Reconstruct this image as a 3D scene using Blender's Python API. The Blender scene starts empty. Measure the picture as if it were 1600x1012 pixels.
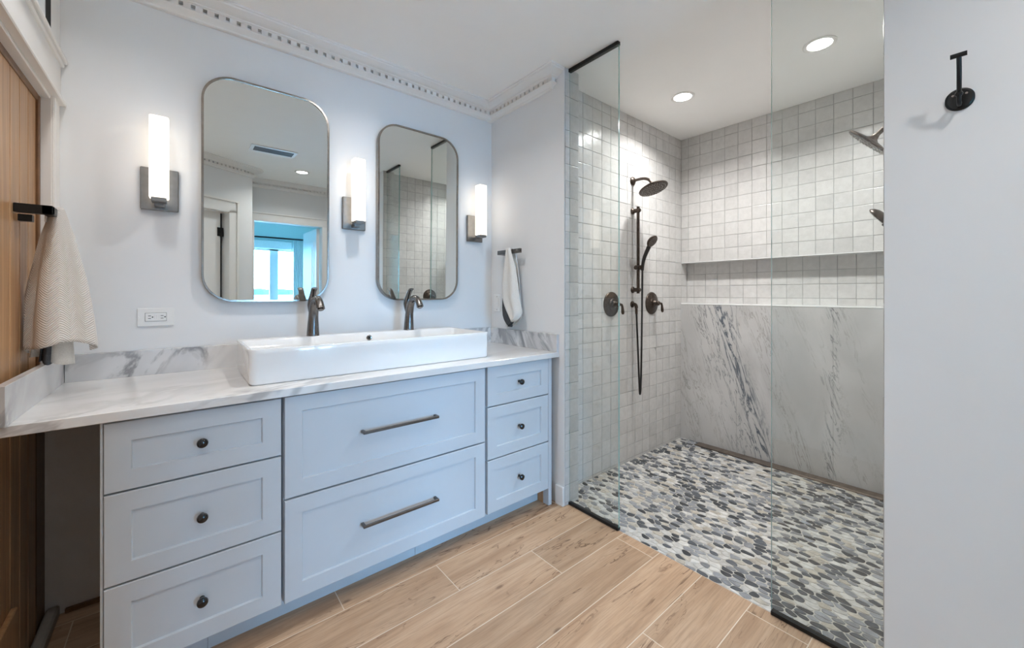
import bpy, math, random
import numpy as np
from mathutils import Vector, Matrix

SC = bpy.context.scene
COL = SC.collection
R = math.radians

# ------------------------------------------------------------------ camera, world, light, exposure
cam = bpy.data.cameras.new('camera')
cam.sensor_fit = 'HORIZONTAL'
cam.sensor_width = 36.0
cam.lens = 624.5 / 1600 * 36.0
cam.shift_x = (800 - 807.36) / 1600
cam.shift_y = (458.67 - 506) / 1600
cam.clip_start = 0.01
cam.clip_end = 600
camo = bpy.data.objects.new('camera', cam)
camo.location = (-1.7016, -2.3107, 1.2338)
camo.rotation_euler = (R(90), 0, -R(39.9756))
COL.objects.link(camo)
SC.camera = camo

world = bpy.data.worlds.new('sky')
SC.world = world
world.use_nodes = True
wn = world.node_tree
bg = wn.nodes['Background']
bg.inputs['Color'].default_value = (0.28, 0.61, 1.0, 1)
bg.inputs['Strength'].default_value = 27.0

SC.view_settings.view_transform = 'Standard'
SC.view_settings.look = 'None'
SC.view_settings.gamma = 1.0
SC.view_settings.use_curve_mapping = False
SC.view_settings.exposure = 1.05
SC.cycles.max_bounces = 14
SC.cycles.diffuse_bounces = 6
SC.cycles.glossy_bounces = 6
SC.cycles.transparent_max_bounces = 16
SC.cycles.caustics_reflective = False
SC.cycles.caustics_refractive = False
SC.cycles.sample_clamp_indirect = 6.0

DOWN_W = 5.5            # bathroom downlights
SHOWER_W = 6.0          # shower downlights
SCONCE_E = 0.95           # glow of the sconce glass


def lamp(name, loc, size, power, color, aim, shape='DISK', size_y=None, spread=180, parent=None):
    l = bpy.data.lights.new(name, 'AREA')
    l.shape = shape
    l.size = size
    if size_y:
        l.size_y = size_y
    l.energy = power
    l.color = color
    l.spread = R(spread)
    o = bpy.data.objects.new(name, l)
    o.rotation_euler = Vector(aim).to_track_quat('-Z', 'Y').to_euler()
    COL.objects.link(o)
    o.location = loc
    if parent:
        o.parent = parent
        o.location = Vector(loc) - parent.location
    return o


# the bedroom window, through which the sky lights the room
day = lamp('daylight', (-0.59, -6.20, 1.05), 1.30, 1.0, (1, 1, 1), (0.0, 1.0, 0.0), 'RECTANGLE', 1.74)
day.data.cycles.is_portal = True


# ------------------------------------------------------------------ material helpers
class NT:
    def __init__(s, name):
        s.m = bpy.data.materials.new(name)
        s.m.use_nodes = True
        s.t = s.m.node_tree
        s.b = s.t.nodes['Principled BSDF']
        s.out = s.t.nodes['Material Output']

    def n(s, typ, **kw):
        nd = s.t.nodes.new(typ)
        for k, v in kw.items():
            setattr(nd, k, v)
        return nd

    def link(s, a, b):
        s.t.links.new(a, b)

    def val(s, sock, v):
        if hasattr(v, 'is_output') or hasattr(v, 'links'):
            s.link(v, sock)
        else:
            sock.default_value = v

    def math(s, op, a, b=None, c=None, clamp=False):
        nd = s.n('ShaderNodeMath', operation=op, use_clamp=clamp)
        s.val(nd.inputs[0], a)
        if b is not None:
            s.val(nd.inputs[1], b)
        if c is not None:
            s.val(nd.inputs[2], c)
        return nd.outputs[0]

    def pos(s):
        return s.n('ShaderNodeNewGeometry').outputs['Position']

    def sep(s, v):
        nd = s.n('ShaderNodeSeparateXYZ')
        s.link(v, nd.inputs[0])
        return nd.outputs

    def comb(s, x, y, z):
        nd = s.n('ShaderNodeCombineXYZ')
        for i, v in enumerate((x, y, z)):
            s.val(nd.inputs[i], v)
        return nd.outputs[0]

    def noise(s, vec, scale, detail=3, rough=0.5, dist=0.0):
        nd = s.n('ShaderNodeTexNoise')
        if vec is not None:
            s.link(vec, nd.inputs['Vector'])
        nd.inputs['Scale'].default_value = scale
        nd.inputs['Detail'].default_value = detail
        nd.inputs['Roughness'].default_value = rough
        nd.inputs['Distortion'].default_value = dist
        return nd.outputs['Fac']

    def ramp(s, fac, stops, interp='LINEAR'):
        nd = s.n('ShaderNodeValToRGB')
        nd.color_ramp.interpolation = interp
        el = nd.color_ramp.elements
        while len(el) < len(stops):
            el.new(0.5)
        for e, (p, c) in zip(el, stops):
            e.position = p
            e.color = (*c, 1) if len(c) == 3 else c
        s.link(fac, nd.inputs[0])
        return nd.outputs[0]

    def mix(s, fac, a, b, mode='MIX'):
        nd = s.n('ShaderNodeMix', data_type='RGBA', blend_type=mode)
        s.val(nd.inputs[0], fac)
        s.val(nd.inputs[6], a if not isinstance(a, tuple) else (*a, 1))
        s.val(nd.inputs[7], b if not isinstance(b, tuple) else (*b, 1))
        return nd.outputs[2]

    def smooth(s, v, lo, hi, a=0.0, b=1.0):
        nd = s.n('ShaderNodeMapRange', interpolation_type='SMOOTHSTEP')
        s.val(nd.inputs[0], v)
        nd.inputs[1].default_value = lo
        nd.inputs[2].default_value = hi
        nd.inputs[3].default_value = a
        nd.inputs[4].default_value = b
        return nd.outputs[0]

    def bump(s, h, strength=0.2, dist=0.01):
        nd = s.n('ShaderNodeBump')
        nd.inputs['Strength'].default_value = strength
        nd.inputs['Distance'].default_value = dist
        s.link(h, nd.inputs['Height'])
        s.link(nd.outputs[0], s.b.inputs['Normal'])

    def base(s, v):
        s.val(s.b.inputs['Base Color'], (*v, 1) if isinstance(v, tuple) else v)
        return s

    def set(s, rough=0.5, metal=0.0, spec=0.5, coat=0.0):
        s.b.inputs['Roughness'].default_value = rough
        s.b.inputs['Metallic'].default_value = metal
        s.b.inputs['Specular IOR Level'].default_value = spec
        s.b.inputs['Coat Weight'].default_value = coat
        s.b.inputs['Coat Roughness'].default_value = 0.05
        return s


def plain(name, c, rough=0.5, metal=0.0, spec=0.5, coat=0.0, grain=0.03, scale=40.0):
    t = NT(name)
    t.set(rough, metal, spec, coat)
    f = t.noise(t.pos(), scale, 4)
    lo = tuple(x * (1 - grain) for x in c)
    hi = tuple(min(1, x * (1 + grain)) for x in c)
    t.base(t.ramp(f, [(0.3, lo), (0.7, hi)]))
    return t.m


M = {}
M['wall'] = plain('wall paint', (0.76, 0.765, 0.77), 0.55, spec=0.3, grain=0.008, scale=6)
M['white'] = plain('white trim paint', (0.80, 0.78, 0.755), 0.4, grain=0.01, scale=8)
M['ceiling'] = plain('ceiling paint', (0.95, 0.94, 0.92), 0.7, spec=0.2, grain=0.008, scale=6)
M['cabinet'] = plain('cabinet paint', (0.56, 0.605, 0.655), 0.38, grain=0.01, scale=10)
M['bronze'] = plain('oil rubbed bronze', (0.085, 0.066, 0.055), 0.33, 0.85, grain=0.25, scale=60)
M['black'] = plain('black metal', (0.016, 0.017, 0.018), 0.35, 0.5, grain=0.1)
M['knob'] = plain('dark knob enamel', (0.02, 0.02, 0.022), 0.15, 0.6, coat=0.6, grain=0.1)
M['pull'] = plain('dark pewter pull', (0.15, 0.135, 0.125), 0.3, 0.9, grain=0.1)
M['pewter'] = plain('dark pewter', (0.17, 0.16, 0.155), 0.24, 0.95, grain=0.12, scale=50)
M['frame'] = plain('aged nickel', (0.33, 0.30, 0.275), 0.2, 1.0, grain=0.1)
M['steel'] = plain('sconce nickel', (0.24, 0.235, 0.23), 0.33, 0.95, grain=0.08)
M['porcelain'] = plain('white porcelain', (0.84, 0.845, 0.85), 0.06, spec=0.55, coat=0.5, grain=0.004)
M['plastic'] = plain('white plastic', (0.80, 0.80, 0.79), 0.35, grain=0.01)
M['dark'] = plain('dark gap', (0.02, 0.02, 0.02), 0.8)
M['rubber'] = plain('black hose', (0.018, 0.018, 0.018), 0.4, grain=0.1)
M['greytrim'] = plain('grey threshold paint', (0.36, 0.34, 0.31), 0.5, grain=0.05)
M['schluter'] = plain('white tile edging', (0.80, 0.80, 0.80), 0.25, grain=0.01)
M['grille'] = plain('dark grille', (0.035, 0.035, 0.035), 0.5)
M['curtain'] = plain('white curtain', (0.86, 0.88, 0.88), 0.8)
M['bedwall'] = plain('bedroom paint', (0.60, 0.76, 0.75), 0.6, grain=0.01)
M['water'] = plain('water', (0.55, 0.62, 0.66), 0.15, grain=0.1, scale=0.2)
M['shore'] = plain('far tree line', (0.03, 0.07, 0.06), 0.9, grain=0.5, scale=0.3)
M['railing'] = plain('white railing', (0.5, 0.55, 0.58), 0.5)


def m_emit(name, c, e):
    t = NT(name)
    t.base(c).set(0.3)
    t.b.inputs['Emission Color'].default_value = (*c, 1)
    t.b.inputs['Emission Strength'].default_value = e
    return t.m


M['shade'] = m_emit('glowing opal glass', (1.0, 0.91, 0.79), SCONCE_E)
M['lens'] = m_emit('glowing lamp lens', (1.0, 0.98, 0.95), 12.0)


def m_mirror():
    t = NT('mirror silver')
    t.base((0.75, 0.785, 0.775)).set(0.0, 1.0)
    return t.m


M['mirror'] = m_mirror()


def m_glass(name, tint, refl):
    t = NT(name)
    fr = t.n('ShaderNodeFresnel')
    bf = t.n('ShaderNodeNewGeometry').outputs['Backfacing']     # the pane's far side is met from inside the glass
    t.link(t.math('SUBTRACT', 1.5, t.math('MULTIPLY', bf, 1.5 - 1 / 1.5)), fr.inputs['IOR'])
    fac = t.math('MULTIPLY', fr.outputs[0], refl)
    tr = t.n('ShaderNodeBsdfTransparent')
    tr.inputs[0].default_value = (*tint, 1)
    gl = t.n('ShaderNodeBsdfGlossy')
    gl.inputs['Roughness'].default_value = 0.0
    mx = t.n('ShaderNodeMixShader')
    t.link(fac, mx.inputs[0])
    t.link(tr.outputs[0], mx.inputs[1])
    t.link(gl.outputs[0], mx.inputs[2])
    t.link(mx.outputs[0], t.out.inputs[0])
    return t.m


M['glass'] = m_glass('clear glass', (0.955, 0.975, 0.97), 1.0)
M['window_glass'] = m_glass('window glass', (0.98, 0.99, 0.99), 1.0)


def m_glass_edge():
    t = NT('green glass edge')
    t.base((0.26, 0.47, 0.44)).set(0.12, 0.0, 0.6)
    t.b.inputs['Transmission Weight'].default_value = 0.35
    return t.m


M['glass_edge'] = m_glass_edge()


def m_floor():
    t = NT('wood look plank tile')
    W, L = 0.2015, 1.2
    p = t.sep(t.pos())
    ry = t.math('DIVIDE', t.math('SUBTRACT', t.math('MULTIPLY', p[1], -1.0), 0.4825), W)
    row = t.math('FLOOR', ry)
    fy = t.math('SUBTRACT', ry, row)
    cx = t.math('DIVIDE', t.math('SUBTRACT', t.math('ADD', p[0], 1.215), t.math('MULTIPLY', row, 0.4)), L)
    col = t.math('FLOOR', cx)
    fx = t.math('SUBTRACT', cx, col)
    dx = t.math('MULTIPLY', t.math('MINIMUM', fx, t.math('SUBTRACT', 1.0, fx)), L)
    dy = t.math('MULTIPLY', t.math('MINIMUM', fy, t.math('SUBTRACT', 1.0, fy)), W)
    d = t.math('MINIMUM', dx, dy)
    grout = t.smooth(d, 0.0010, 0.0022, 1.0, 0.0)
    wnz = t.n('ShaderNodeTexWhiteNoise', noise_dimensions='2D')
    t.link(t.comb(row, col, 0.0), wnz.inputs['Vector'])
    rnd = wnz.outputs['Value']
    ox = t.math('MULTIPLY', rnd, 37.0)
    v1 = t.comb(t.math('ADD', t.math('MULTIPLY', p[0], 1.0), ox), t.math('MULTIPLY', p[1], 9.0), ox)
    broad = t.noise(v1, 1.6, 4, 0.55, 0.8)
    v2 = t.comb(t.math('ADD', t.math('MULTIPLY', p[0], 3.0), ox), t.math('MULTIPLY', p[1], 70.0), ox)
    fine = t.noise(v2, 2.2, 5, 0.65, 0.3)
    v3 = t.comb(t.math('ADD', t.math('MULTIPLY', p[0], 1.3), ox), t.math('MULTIPLY', p[1], 10.0), t.math('ADD', ox, 5.0))
    vein = t.math('ABSOLUTE', t.math('SUBTRACT', t.noise(v3, 1.5, 3, 0.5, 1.6), 0.5))
    vein = t.smooth(vein, 0.0, 0.017, 1.0, 0.0)
    gate = t.smooth(t.noise(v1, 1.1, 2), 0.44, 0.58)
    vein = t.math('MULTIPLY', vein, gate)
    c = t.ramp(broad, [(0.25, (0.365, 0.225, 0.135)), (0.5, (0.50, 0.335, 0.215)), (0.8, (0.60, 0.425, 0.29))])
    c = t.mix(t.math('MULTIPLY', t.smooth(fine, 0.42, 0.68), 0.5), c, (0.30, 0.19, 0.12))
    c = t.mix(t.math('MULTIPLY', vein, 0.95), c, (0.17, 0.095, 0.055))
    kn = t.n('ShaderNodeTexVoronoi')
    t.link(t.comb(t.math('MULTIPLY', p[0], 1.9), t.math('MULTIPLY', p[1], 4.2), 0.0), kn.inputs['Vector'])
    kn.inputs['Scale'].default_value = 1.6
    knot = t.smooth(kn.outputs['Distance'], 0.02, 0.085, 0.75, 0.0)
    c = t.mix(knot, c, (0.17, 0.10, 0.065))
    tone = t.smooth(rnd, 0.0, 1.0, 0.82, 1.0)
    c = t.mix(1.0, c, t.comb(tone, tone, tone), 'MULTIPLY')
    c = t.mix(grout, c, (0.66, 0.56, 0.45))
    t.base(c).set(0.42, spec=0.35)
    t.bump(t.math('SUBTRACT', t.math('MULTIPLY', fine, 0.25), grout), 0.18, 0.002)
    return t.m


M['floor'] = m_floor()


def veined(name, u_dir, base_a, base_b, vein_c, scale, stretch, width, amt, rough=0.12, gate_lo=.48):
    """White stone: soft bands and thin veins running along u_dir."""
    t = NT(name)
    p = t.pos()
    mp = t.n('ShaderNodeMapping')
    q = Vector(u_dir).normalized()
    e = q.to_track_quat('X', 'Z').to_matrix().inverted().to_euler()
    mp.inputs['Rotation'].default_value = e
    t.link(p, mp.inputs['Vector'])
    s = t.sep(mp.outputs[0])
    v = t.comb(t.math('MULTIPLY', s[0], 1.0 / stretch), s[1], s[2])
    soft = t.noise(v, scale, 3, 0.5, 0.8)
    n1 = t.noise(v, scale * 0.9, 5, 0.6, 1.2)
    ridge = t.math('ABSOLUTE', t.math('SUBTRACT', n1, 0.5))
    vein = t.smooth(ridge, 0.0, width, 1.0, 0.0)
    gate = t.smooth(t.noise(v, scale * 0.55, 2), gate_lo, gate_lo + 0.14)
    vein = t.math('MULTIPLY', t.math('MULTIPLY', vein, gate), amt)
    c = t.ramp(soft, [(0.35, base_a), (0.65, base_b)])
    c = t.mix(vein, c, vein_c)
    t.base(c).set(rough, spec=0.5)
    return t.m


M['quartz'] = veined('white veined quartz', (1, 0.35, 0.1), (0.70, 0.69, 0.685), (0.80, 0.795, 0.79),
                     (0.36, 0.35, 0.35), 2.6, 3.5, 0.045, 0.7)
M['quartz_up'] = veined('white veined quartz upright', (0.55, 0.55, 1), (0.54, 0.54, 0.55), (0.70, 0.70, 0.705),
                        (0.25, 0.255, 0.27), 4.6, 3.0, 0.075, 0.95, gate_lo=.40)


def m_slab():
    t = NT('grey marble slab')
    p = t.sep(t.pos())
    y, z = p[1], p[2]
    w1 = t.noise(t.comb(0.0, t.math('MULTIPLY', y, 3.0), t.math('MULTIPLY', z, 2.0)), 2.0, 3, 0.55)
    w2 = t.noise(t.comb(3.0, t.math('MULTIPLY', y, 22.0), t.math('MULTIPLY', z, 7.0)), 1.0, 4, 0.6)
    wob = t.math('ADD', t.math('MULTIPLY', t.math('SUBTRACT', w1, 0.5), 0.16), t.math('MULTIPLY', t.math('SUBTRACT', w2, 0.5), 0.05))
    # across-vein coordinate of the strong diagonal vein
    u = t.math('ADD', t.math('ADD', y, 1.235), t.math('MULTIPLY', z, -0.285))
    u = t.math('ADD', u, wob)
    band = t.smooth(t.math('ABSOLUTE', u), 0.0, 0.11, 1.0, 0.0)
    wide = t.smooth(t.math('ABSOLUTE', t.math('SUBTRACT', u, 0.07)), 0.0, 0.26, 1.0, 0.0)
    # second, upright vein near the right seam
    u2 = t.math('ADD', t.math('ADD', y, 1.625), t.math('MULTIPLY', wob, 0.7))
    band2 = t.smooth(t.math('ABSOLUTE', u2), 0.0, 0.07, 1.0, 0.0)
    along = t.comb(0.0, t.math('MULTIPLY', t.math('ADD', y, t.math('MULTIPLY', z, -0.30)), 9.0), t.math('MULTIPLY', z, 1.4))
    strands = t.math('ABSOLUTE', t.math('SUBTRACT', t.noise(along, 2.6, 5, 0.62, 0.9), 0.5))
    thin = t.smooth(strands, 0.0, 0.028, 1.0, 0.0)
    thick = t.smooth(strands, 0.0, 0.07, 1.0, 0.0)
    cloud = t.noise(t.comb(0.0, t.math('MULTIPLY', y, 2.5), t.math('MULTIPLY', z, 1.4)), 1.6, 4, 0.5, 0.6)
    c = t.ramp(cloud, [(0.3, (0.48, 0.475, 0.47)), (0.7, (0.60, 0.595, 0.59))])
    rust = t.smooth(t.noise(along, 0.8, 3), 0.52, 0.70)
    c = t.mix(t.math('MULTIPLY', t.math('MULTIPLY', rust, wide), 0.6), c, (0.42, 0.31, 0.24))
    faint = t.math('MULTIPLY', thin, t.smooth(t.noise(along, 0.5, 2), 0.44, 0.60))
    c = t.mix(t.math('MULTIPLY', faint, 0.7), c, (0.27, 0.25, 0.23))
    c = t.mix(t.math('MULTIPLY', t.math('MULTIPLY', thin, wide), 0.9), c, (0.17, 0.18, 0.20))
    c = t.mix(t.math('MULTIPLY', t.math('MULTIPLY', thick, band), 0.9), c, (0.085, 0.105, 0.135))
    c = t.mix(t.math('MULTIPLY', t.math('MULTIPLY', thin, band2), 0.8), c, (0.13, 0.14, 0.15))
    seam = None
    for sy in (-0.434, -1.034, -1.633):
        s1 = t.smooth(t.math('ABSOLUTE', t.math('SUBTRACT', y, sy)), 0.0008, 0.0022, 1.0, 0.0)
        seam = s1 if seam is None else t.math('MAXIMUM', seam, s1)
    c = t.mix(t.math('MULTIPLY', seam, 0.5), c, (0.25, 0.24, 0.23))
    t.base(c).set(0.13, spec=0.5)
    return t.m


M['slab'] = m_slab()


def m_attr(name, rough, extra, coat=0.0, bumpy=0.0):
    """Surface whose pieces each carry their own fired or natural colour (attribute 'tone')."""
    t = NT(name)
    a = t.n('ShaderNodeAttribute', attribute_name='tone')
    p = t.pos()
    n1 = t.noise(p, 28.0, 5, 0.6)
    n2 = t.noise(p, 90.0, 3, 0.6)
    k = t.smooth(n1, 0.25, 0.75, 1 - extra, 1 + extra * 0.7)
    c = t.mix(1.0, a.outputs['Color'], t.comb(k, k, k), 'MULTIPLY')
    t.base(c).set(rough, spec=0.5, coat=coat)
    if bumpy:
        t.bump(t.math('ADD', t.noise(p, 14.0, 2), t.math('MULTIPLY', n2, 0.15)), bumpy, 0.01)
    return t.m


M['tile'] = m_attr('glazed handmade tile', 0.25, 0.07, 0.0, 0.22)
M['pebble'] = m_attr('sliced pebble', 0.38, 0.22)
M['grout'] = plain('pale grout', (0.34, 0.335, 0.33), 0.8, grain=0.06, scale=60)
M['pgrout'] = plain('pebble grout', (0.50, 0.485, 0.45), 0.75, grain=0.08, scale=60)


def m_cedar():
    t = NT('varnished cedar')
    p = t.sep(t.pos())
    col = t.math('FLOOR', t.math('DIVIDE', p[1], 0.0935))
    w = t.n('ShaderNodeTexWhiteNoise', noise_dimensions='1D')
    t.link(col, w.inputs['W'])
    v = t.comb(t.math('MULTIPLY', p[0], 20.0), t.math('MULTIPLY', p[1], 40.0), t.math('ADD', t.math('MULTIPLY', p[2], 1.2), t.math('MULTIPLY', w.outputs[0], 20)))
    n = t.noise(v, 1.6, 5, 0.6, 0.4)
    c = t.ramp(n, [(0.25, (0.36, 0.185, 0.082)), (0.6, (0.55, 0.315, 0.155)), (0.85, (0.63, 0.385, 0.205))])
    k = t.smooth(w.outputs[0], 0, 1, 0.85, 1.1)
    c = t.mix(1.0, c, t.comb(k, k, k), 'MULTIPLY')
    t.base(c).set(0.38)
    return t.m


M['cedar'] = m_cedar()
M['cedar_dark'] = plain('dark stained stile', (0.16, 0.075, 0.03), 0.4, grain=0.2, scale=30)


def m_towel():
    t = NT('cream herringbone cotton')
    uv = t.n('ShaderNodeTexCoord').outputs['UV']
    s = t.sep(uv)
    u = t.math('MULTIPLY', s[0], 6.5)
    zig = t.math('ABSOLUTE', t.math('SUBTRACT', t.math('FRACT', u), 0.5))
    ph = t.math('FRACT', t.math('ADD', t.math('MULTIPLY', s[1], 62.0), t.math('MULTIPLY', zig, 6.0)))
    rib = t.smooth(t.math('ABSOLUTE', t.math('SUBTRACT', ph, 0.5)), 0.05, 0.40)
    nz = t.noise(t.pos(), 300.0, 3)
    c = t.mix(rib, (0.62, 0.575, 0.535), (0.86, 0.825, 0.79))
    t.base(c).set(0.95, spec=0.1)
    t.bump(t.math('ADD', rib, t.math('MULTIPLY', nz, 0.5)), 0.6, 0.003)
    return t.m


M['towel'] = m_towel()
M['towel_plain'] = plain('white cotton', (0.75, 0.735, 0.70), 0.95, spec=0.1, grain=0.06, scale=250)
M['towel_grey'] = plain('grey woven stripe', (0.085, 0.09, 0.10), 0.95, spec=0.1, grain=0.2, scale=300)


# ------------------------------------------------------------------ mesh helpers
class MB:
    def __init__(s):
        s.v, s.f, s.mi, s.uv, s.tone = [], [], [], None, None

    def add(s, vs, fs, mi=0):
        o = len(s.v)
        s.v += [tuple(map(float, v)) for v in vs]
        s.f += [tuple(i + o for i in f) for f in fs]
        s.mi += [mi] * len(fs)
        return s

    def box(s, x0, x1, y0, y1, z0, z1, c=0.0, mi=0):
        X, Y, Z = sorted((x0, x1)), sorted((y0, y1)), sorted((z0, z1))
        if c <= 0:
            vs = [(x, y, z) for x in X for y in Y for z in Z]
            fs = [(0, 1, 3, 2), (4, 6, 7, 5), (0, 4, 5, 1), (2, 3, 7, 6), (0, 2, 6, 4), (1, 5, 7, 3)]
            return s.add(vs, fs, mi)
        c = min(c, (X[1] - X[0]) * .45, (Y[1] - Y[0]) * .45, (Z[1] - Z[0]) * .45)
        vs, idx = [], {}
        for ix in (0, 1):
            for iy in (0, 1):
                for iz in (0, 1):
                    b = [X[ix], Y[iy], Z[iz]]
                    sg = [1 if i == 0 else -1 for i in (ix, iy, iz)]
                    for ax in range(3):          # the vertex lying on the face normal to ax
                        q = [b[k] + (0 if k == ax else sg[k] * c) for k in range(3)]
                        idx[(ix, iy, iz, ax)] = len(vs)
                        vs.append(q)
        fs = []
        I = lambda t, ax: idx[(*t, ax)]
        for ax in range(3):
            o1, o2 = [k for k in range(3) if k != ax]
            for sd in (0, 1):
                q = []
                for a, b in ((0, 0), (1, 0), (1, 1), (0, 1)):
                    t = [0, 0, 0]
                    t[ax], t[o1], t[o2] = sd, a, b
                    q.append(I(t, ax))
                fs.append(tuple(q))
            for a in (0, 1):
                for b in (0, 1):
                    t0, t1 = [0, 0, 0], [0, 0, 0]
                    t0[o1], t0[o2] = a, b
                    t1[o1], t1[o2] = a, b
                    t1[ax] = 1
                    fs.append((I(t0, o1), I(t1, o1), I(t1, o2), I(t0, o2)))
        for ix in (0, 1):
            for iy in (0, 1):
                for iz in (0, 1):
                    fs.append(tuple(I((ix, iy, iz), k) for k in range(3)))
        return s.add(vs, fs, mi)

    def obox(s, o, ux, uy, uz, mi=0):
        o, ux, uy, uz = map(Vector, (o, ux, uy, uz))
        vs = [o + ux * a + uy * b + uz * c for a in (0, 1) for b in (0, 1) for c in (0, 1)]
        return s.add(vs, [(0, 1, 3, 2), (4, 6, 7, 5), (0, 4, 5, 1), (2, 3, 7, 6), (0, 2, 6, 4), (1, 5, 7, 3)], mi)

    def tube(s, path, rad, n=16, cap=True, mi=0, flat=1.0, up=None):
        P = [Vector(p) for p in path]
        rs = rad if isinstance(rad, (list, tuple)) else [rad] * len(P)
        T = []
        for i in range(len(P)):
            a = P[max(i - 1, 0)]
            b = P[min(i + 1, len(P) - 1)]
            d = b - a
            T.append(d.normalized() if d.length > 1e-9 else (T[-1] if T else Vector((0, 0, 1))))
        N = Vector(up) if up else (Vector((1, 0, 0)) if abs(T[0].x) < .9 else Vector((0, 1, 0)))
        N = (N - T[0] * N.dot(T[0])).normalized()
        vs, fs = [], []
        for i, p in enumerate(P):
            N = (N - T[i] * N.dot(T[i])).normalized()
            B = T[i].cross(N)
            r = rs[i]
            ra, rb = (r if isinstance(r, tuple) else (r, r * flat))
            for k in range(n):
                a = 2 * math.pi * k / n
                vs.append(p + N * math.cos(a) * ra + B * math.sin(a) * rb)
        for i in range(len(P) - 1):
            for k in range(n):
                k2 = (k + 1) % n
                fs.append((i * n + k, i * n + k2, (i + 1) * n + k2, (i + 1) * n + k))
        if cap:
            fs.append(tuple(reversed(range(n))))
            fs.append(tuple((len(P) - 1) * n + k for k in range(n)))
        return s.add(vs, fs, mi)

    def cyl(s, a, b, r, n=24, mi=0):
        return s.tube([a, b], r, n, True, mi)

    def lathe(s, prof, origin, axis=(0, 0, 1), n=32, mi=0, cap=True):
        """prof: (radius, height along the axis)."""
        ax = Vector(axis).normalized()
        N = Vector((1, 0, 0)) if abs(ax.x) < .9 else Vector((0, 1, 0))
        N = (N - ax * N.dot(ax)).normalized()
        B = ax.cross(N)
        o = Vector(origin)
        vs, fs = [], []
        for r, h in prof:
            r = max(r, 1e-5)
            for k in range(n):
                a = 2 * math.pi * k / n
                vs.append(o + ax * h + N * math.cos(a) * r + B * math.sin(a) * r)
        for i in range(len(prof) - 1):
            for k in range(n):
                k2 = (k + 1) % n
                fs.append((i * n + k, i * n + k2, (i + 1) * n + k2, (i + 1) * n + k))
        if cap:
            fs.append(tuple(reversed(range(n))))
            fs.append(tuple((len(prof) - 1) * n + k for k in range(n)))
        return s.add(vs, fs, mi)

    def prism(s, pts, ext, mi=0):
        """pts: closed 3-D outline; ext: extrusion vector."""
        n = len(pts)
        e = Vector(ext)
        vs = [Vector(p) for p in pts] + [Vector(p) + e for p in pts]
        fs = [tuple(reversed(range(n))), tuple(range(n, 2 * n))]
        fs += [(i, (i + 1) % n, n + (i + 1) % n, n + i) for i in range(n)]
        return s.add(vs, fs, mi)

    def loft(s, rings, closed=True, cap0=False, cap1=False, mi=0):
        n = len(rings[0])
        vs = [p for r in rings for p in r]
        fs = []
        m = n if closed else n - 1
        for i in range(len(rings) - 1):
            for k in range(m):
                k2 = (k + 1) % n
                fs.append((i * n + k, i * n + k2, (i + 1) * n + k2, (i + 1) * n + k))
        if cap0:
            fs.append(tuple(reversed(range(n))))
        if cap1:
            fs.append(tuple((len(rings) - 1) * n + k for k in range(n)))
        return s.add(vs, fs, mi)

    def grid(s, rows, mi=0):
        return s.loft(rows, closed=False, mi=mi)

    def build(s, name, mat, parent=None, smooth=True, angle=35, fix=True):
        me = bpy.data.meshes.new(name)
        off = Vector((0, 0, 0))
        q = parent
        while q is not None:
            off += q.location
            q = q.parent
        me.from_pydata([(v[0] - off.x, v[1] - off.y, v[2] - off.z) for v in s.v], [], s.f)
        mats = mat if isinstance(mat, (list, tuple)) else [mat]
        for m in mats:
            me.materials.append(m)
        if len(mats) > 1:
            me.polygons.foreach_set('material_index', s.mi)
        if s.uv is not None:
            l = me.uv_layers.new(name='UVMap')
            for lp in me.loops:
                l.data[lp.index].uv = s.uv[lp.vertex_index]
        if s.tone is not None:
            a = me.color_attributes.new('tone', 'FLOAT_COLOR', 'POINT')
            a.data.foreach_set('color', np.array(s.tone, dtype=np.float32).ravel())
        if fix:
            import bmesh
            bm = bmesh.new()
            bm.from_mesh(me)
            bmesh.ops.recalc_face_normals(bm, faces=bm.faces)
            bm.to_mesh(me)
            bm.free()
        if smooth:
            me.polygons.foreach_set('use_smooth', [True] * len(me.polygons))
            me.set_sharp_from_angle(angle=R(angle))
        me.update()
        o = bpy.data.objects.new(name, me)
        COL.objects.link(o)
        if parent:
            o.parent = parent
        return o


def tag(o, label, cat, group=None):
    o['label'] = label
    o['category'] = cat
    if group:
        o['group'] = group
    return o


def thing(name, loc, label, cat, group=None):
    o = bpy.data.objects.new(name, None)
    o.empty_display_size = 0.05
    o.location = loc
    COL.objects.link(o)
    return tag(o, label, cat, group)


def struct(o):
    o['kind'] = 'structure'
    return o


def kids(o):
    return [c for c in bpy.data.objects if c.parent == o]


def copy_tree(o, parent=None):
    c = o.copy()
    COL.objects.link(c)
    c.parent = parent
    for ch in kids(o):
        copy_tree(ch, c)
    return c


def rr(cx, cz, w, h, r, n=10):
    """Rounded rectangle, counter-clockwise, as 2-D points."""
    pts = []
    for sx, sz, a0 in ((1, 1, 0), (-1, 1, 90), (-1, -1, 180), (1, -1, 270)):
        for k in range(n + 1):
            a = R(a0 + 90 * k / n)
            pts.append((cx + sx * (w / 2 - r) + r * math.cos(a), cz + sz * (h / 2 - r) + r * math.sin(a)))
    return pts


def bez(p0, p1, p2, p3, n=10):
    p0, p1, p2, p3 = map(Vector, (p0, p1, p2, p3))
    out = []
    for i in range(n + 1):
        t = i / n
        out.append(p0 * (1 - t) ** 3 + p1 * 3 * t * (1 - t) ** 2 + p2 * 3 * t * t * (1 - t) + p3 * t ** 3)
    return out


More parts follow.
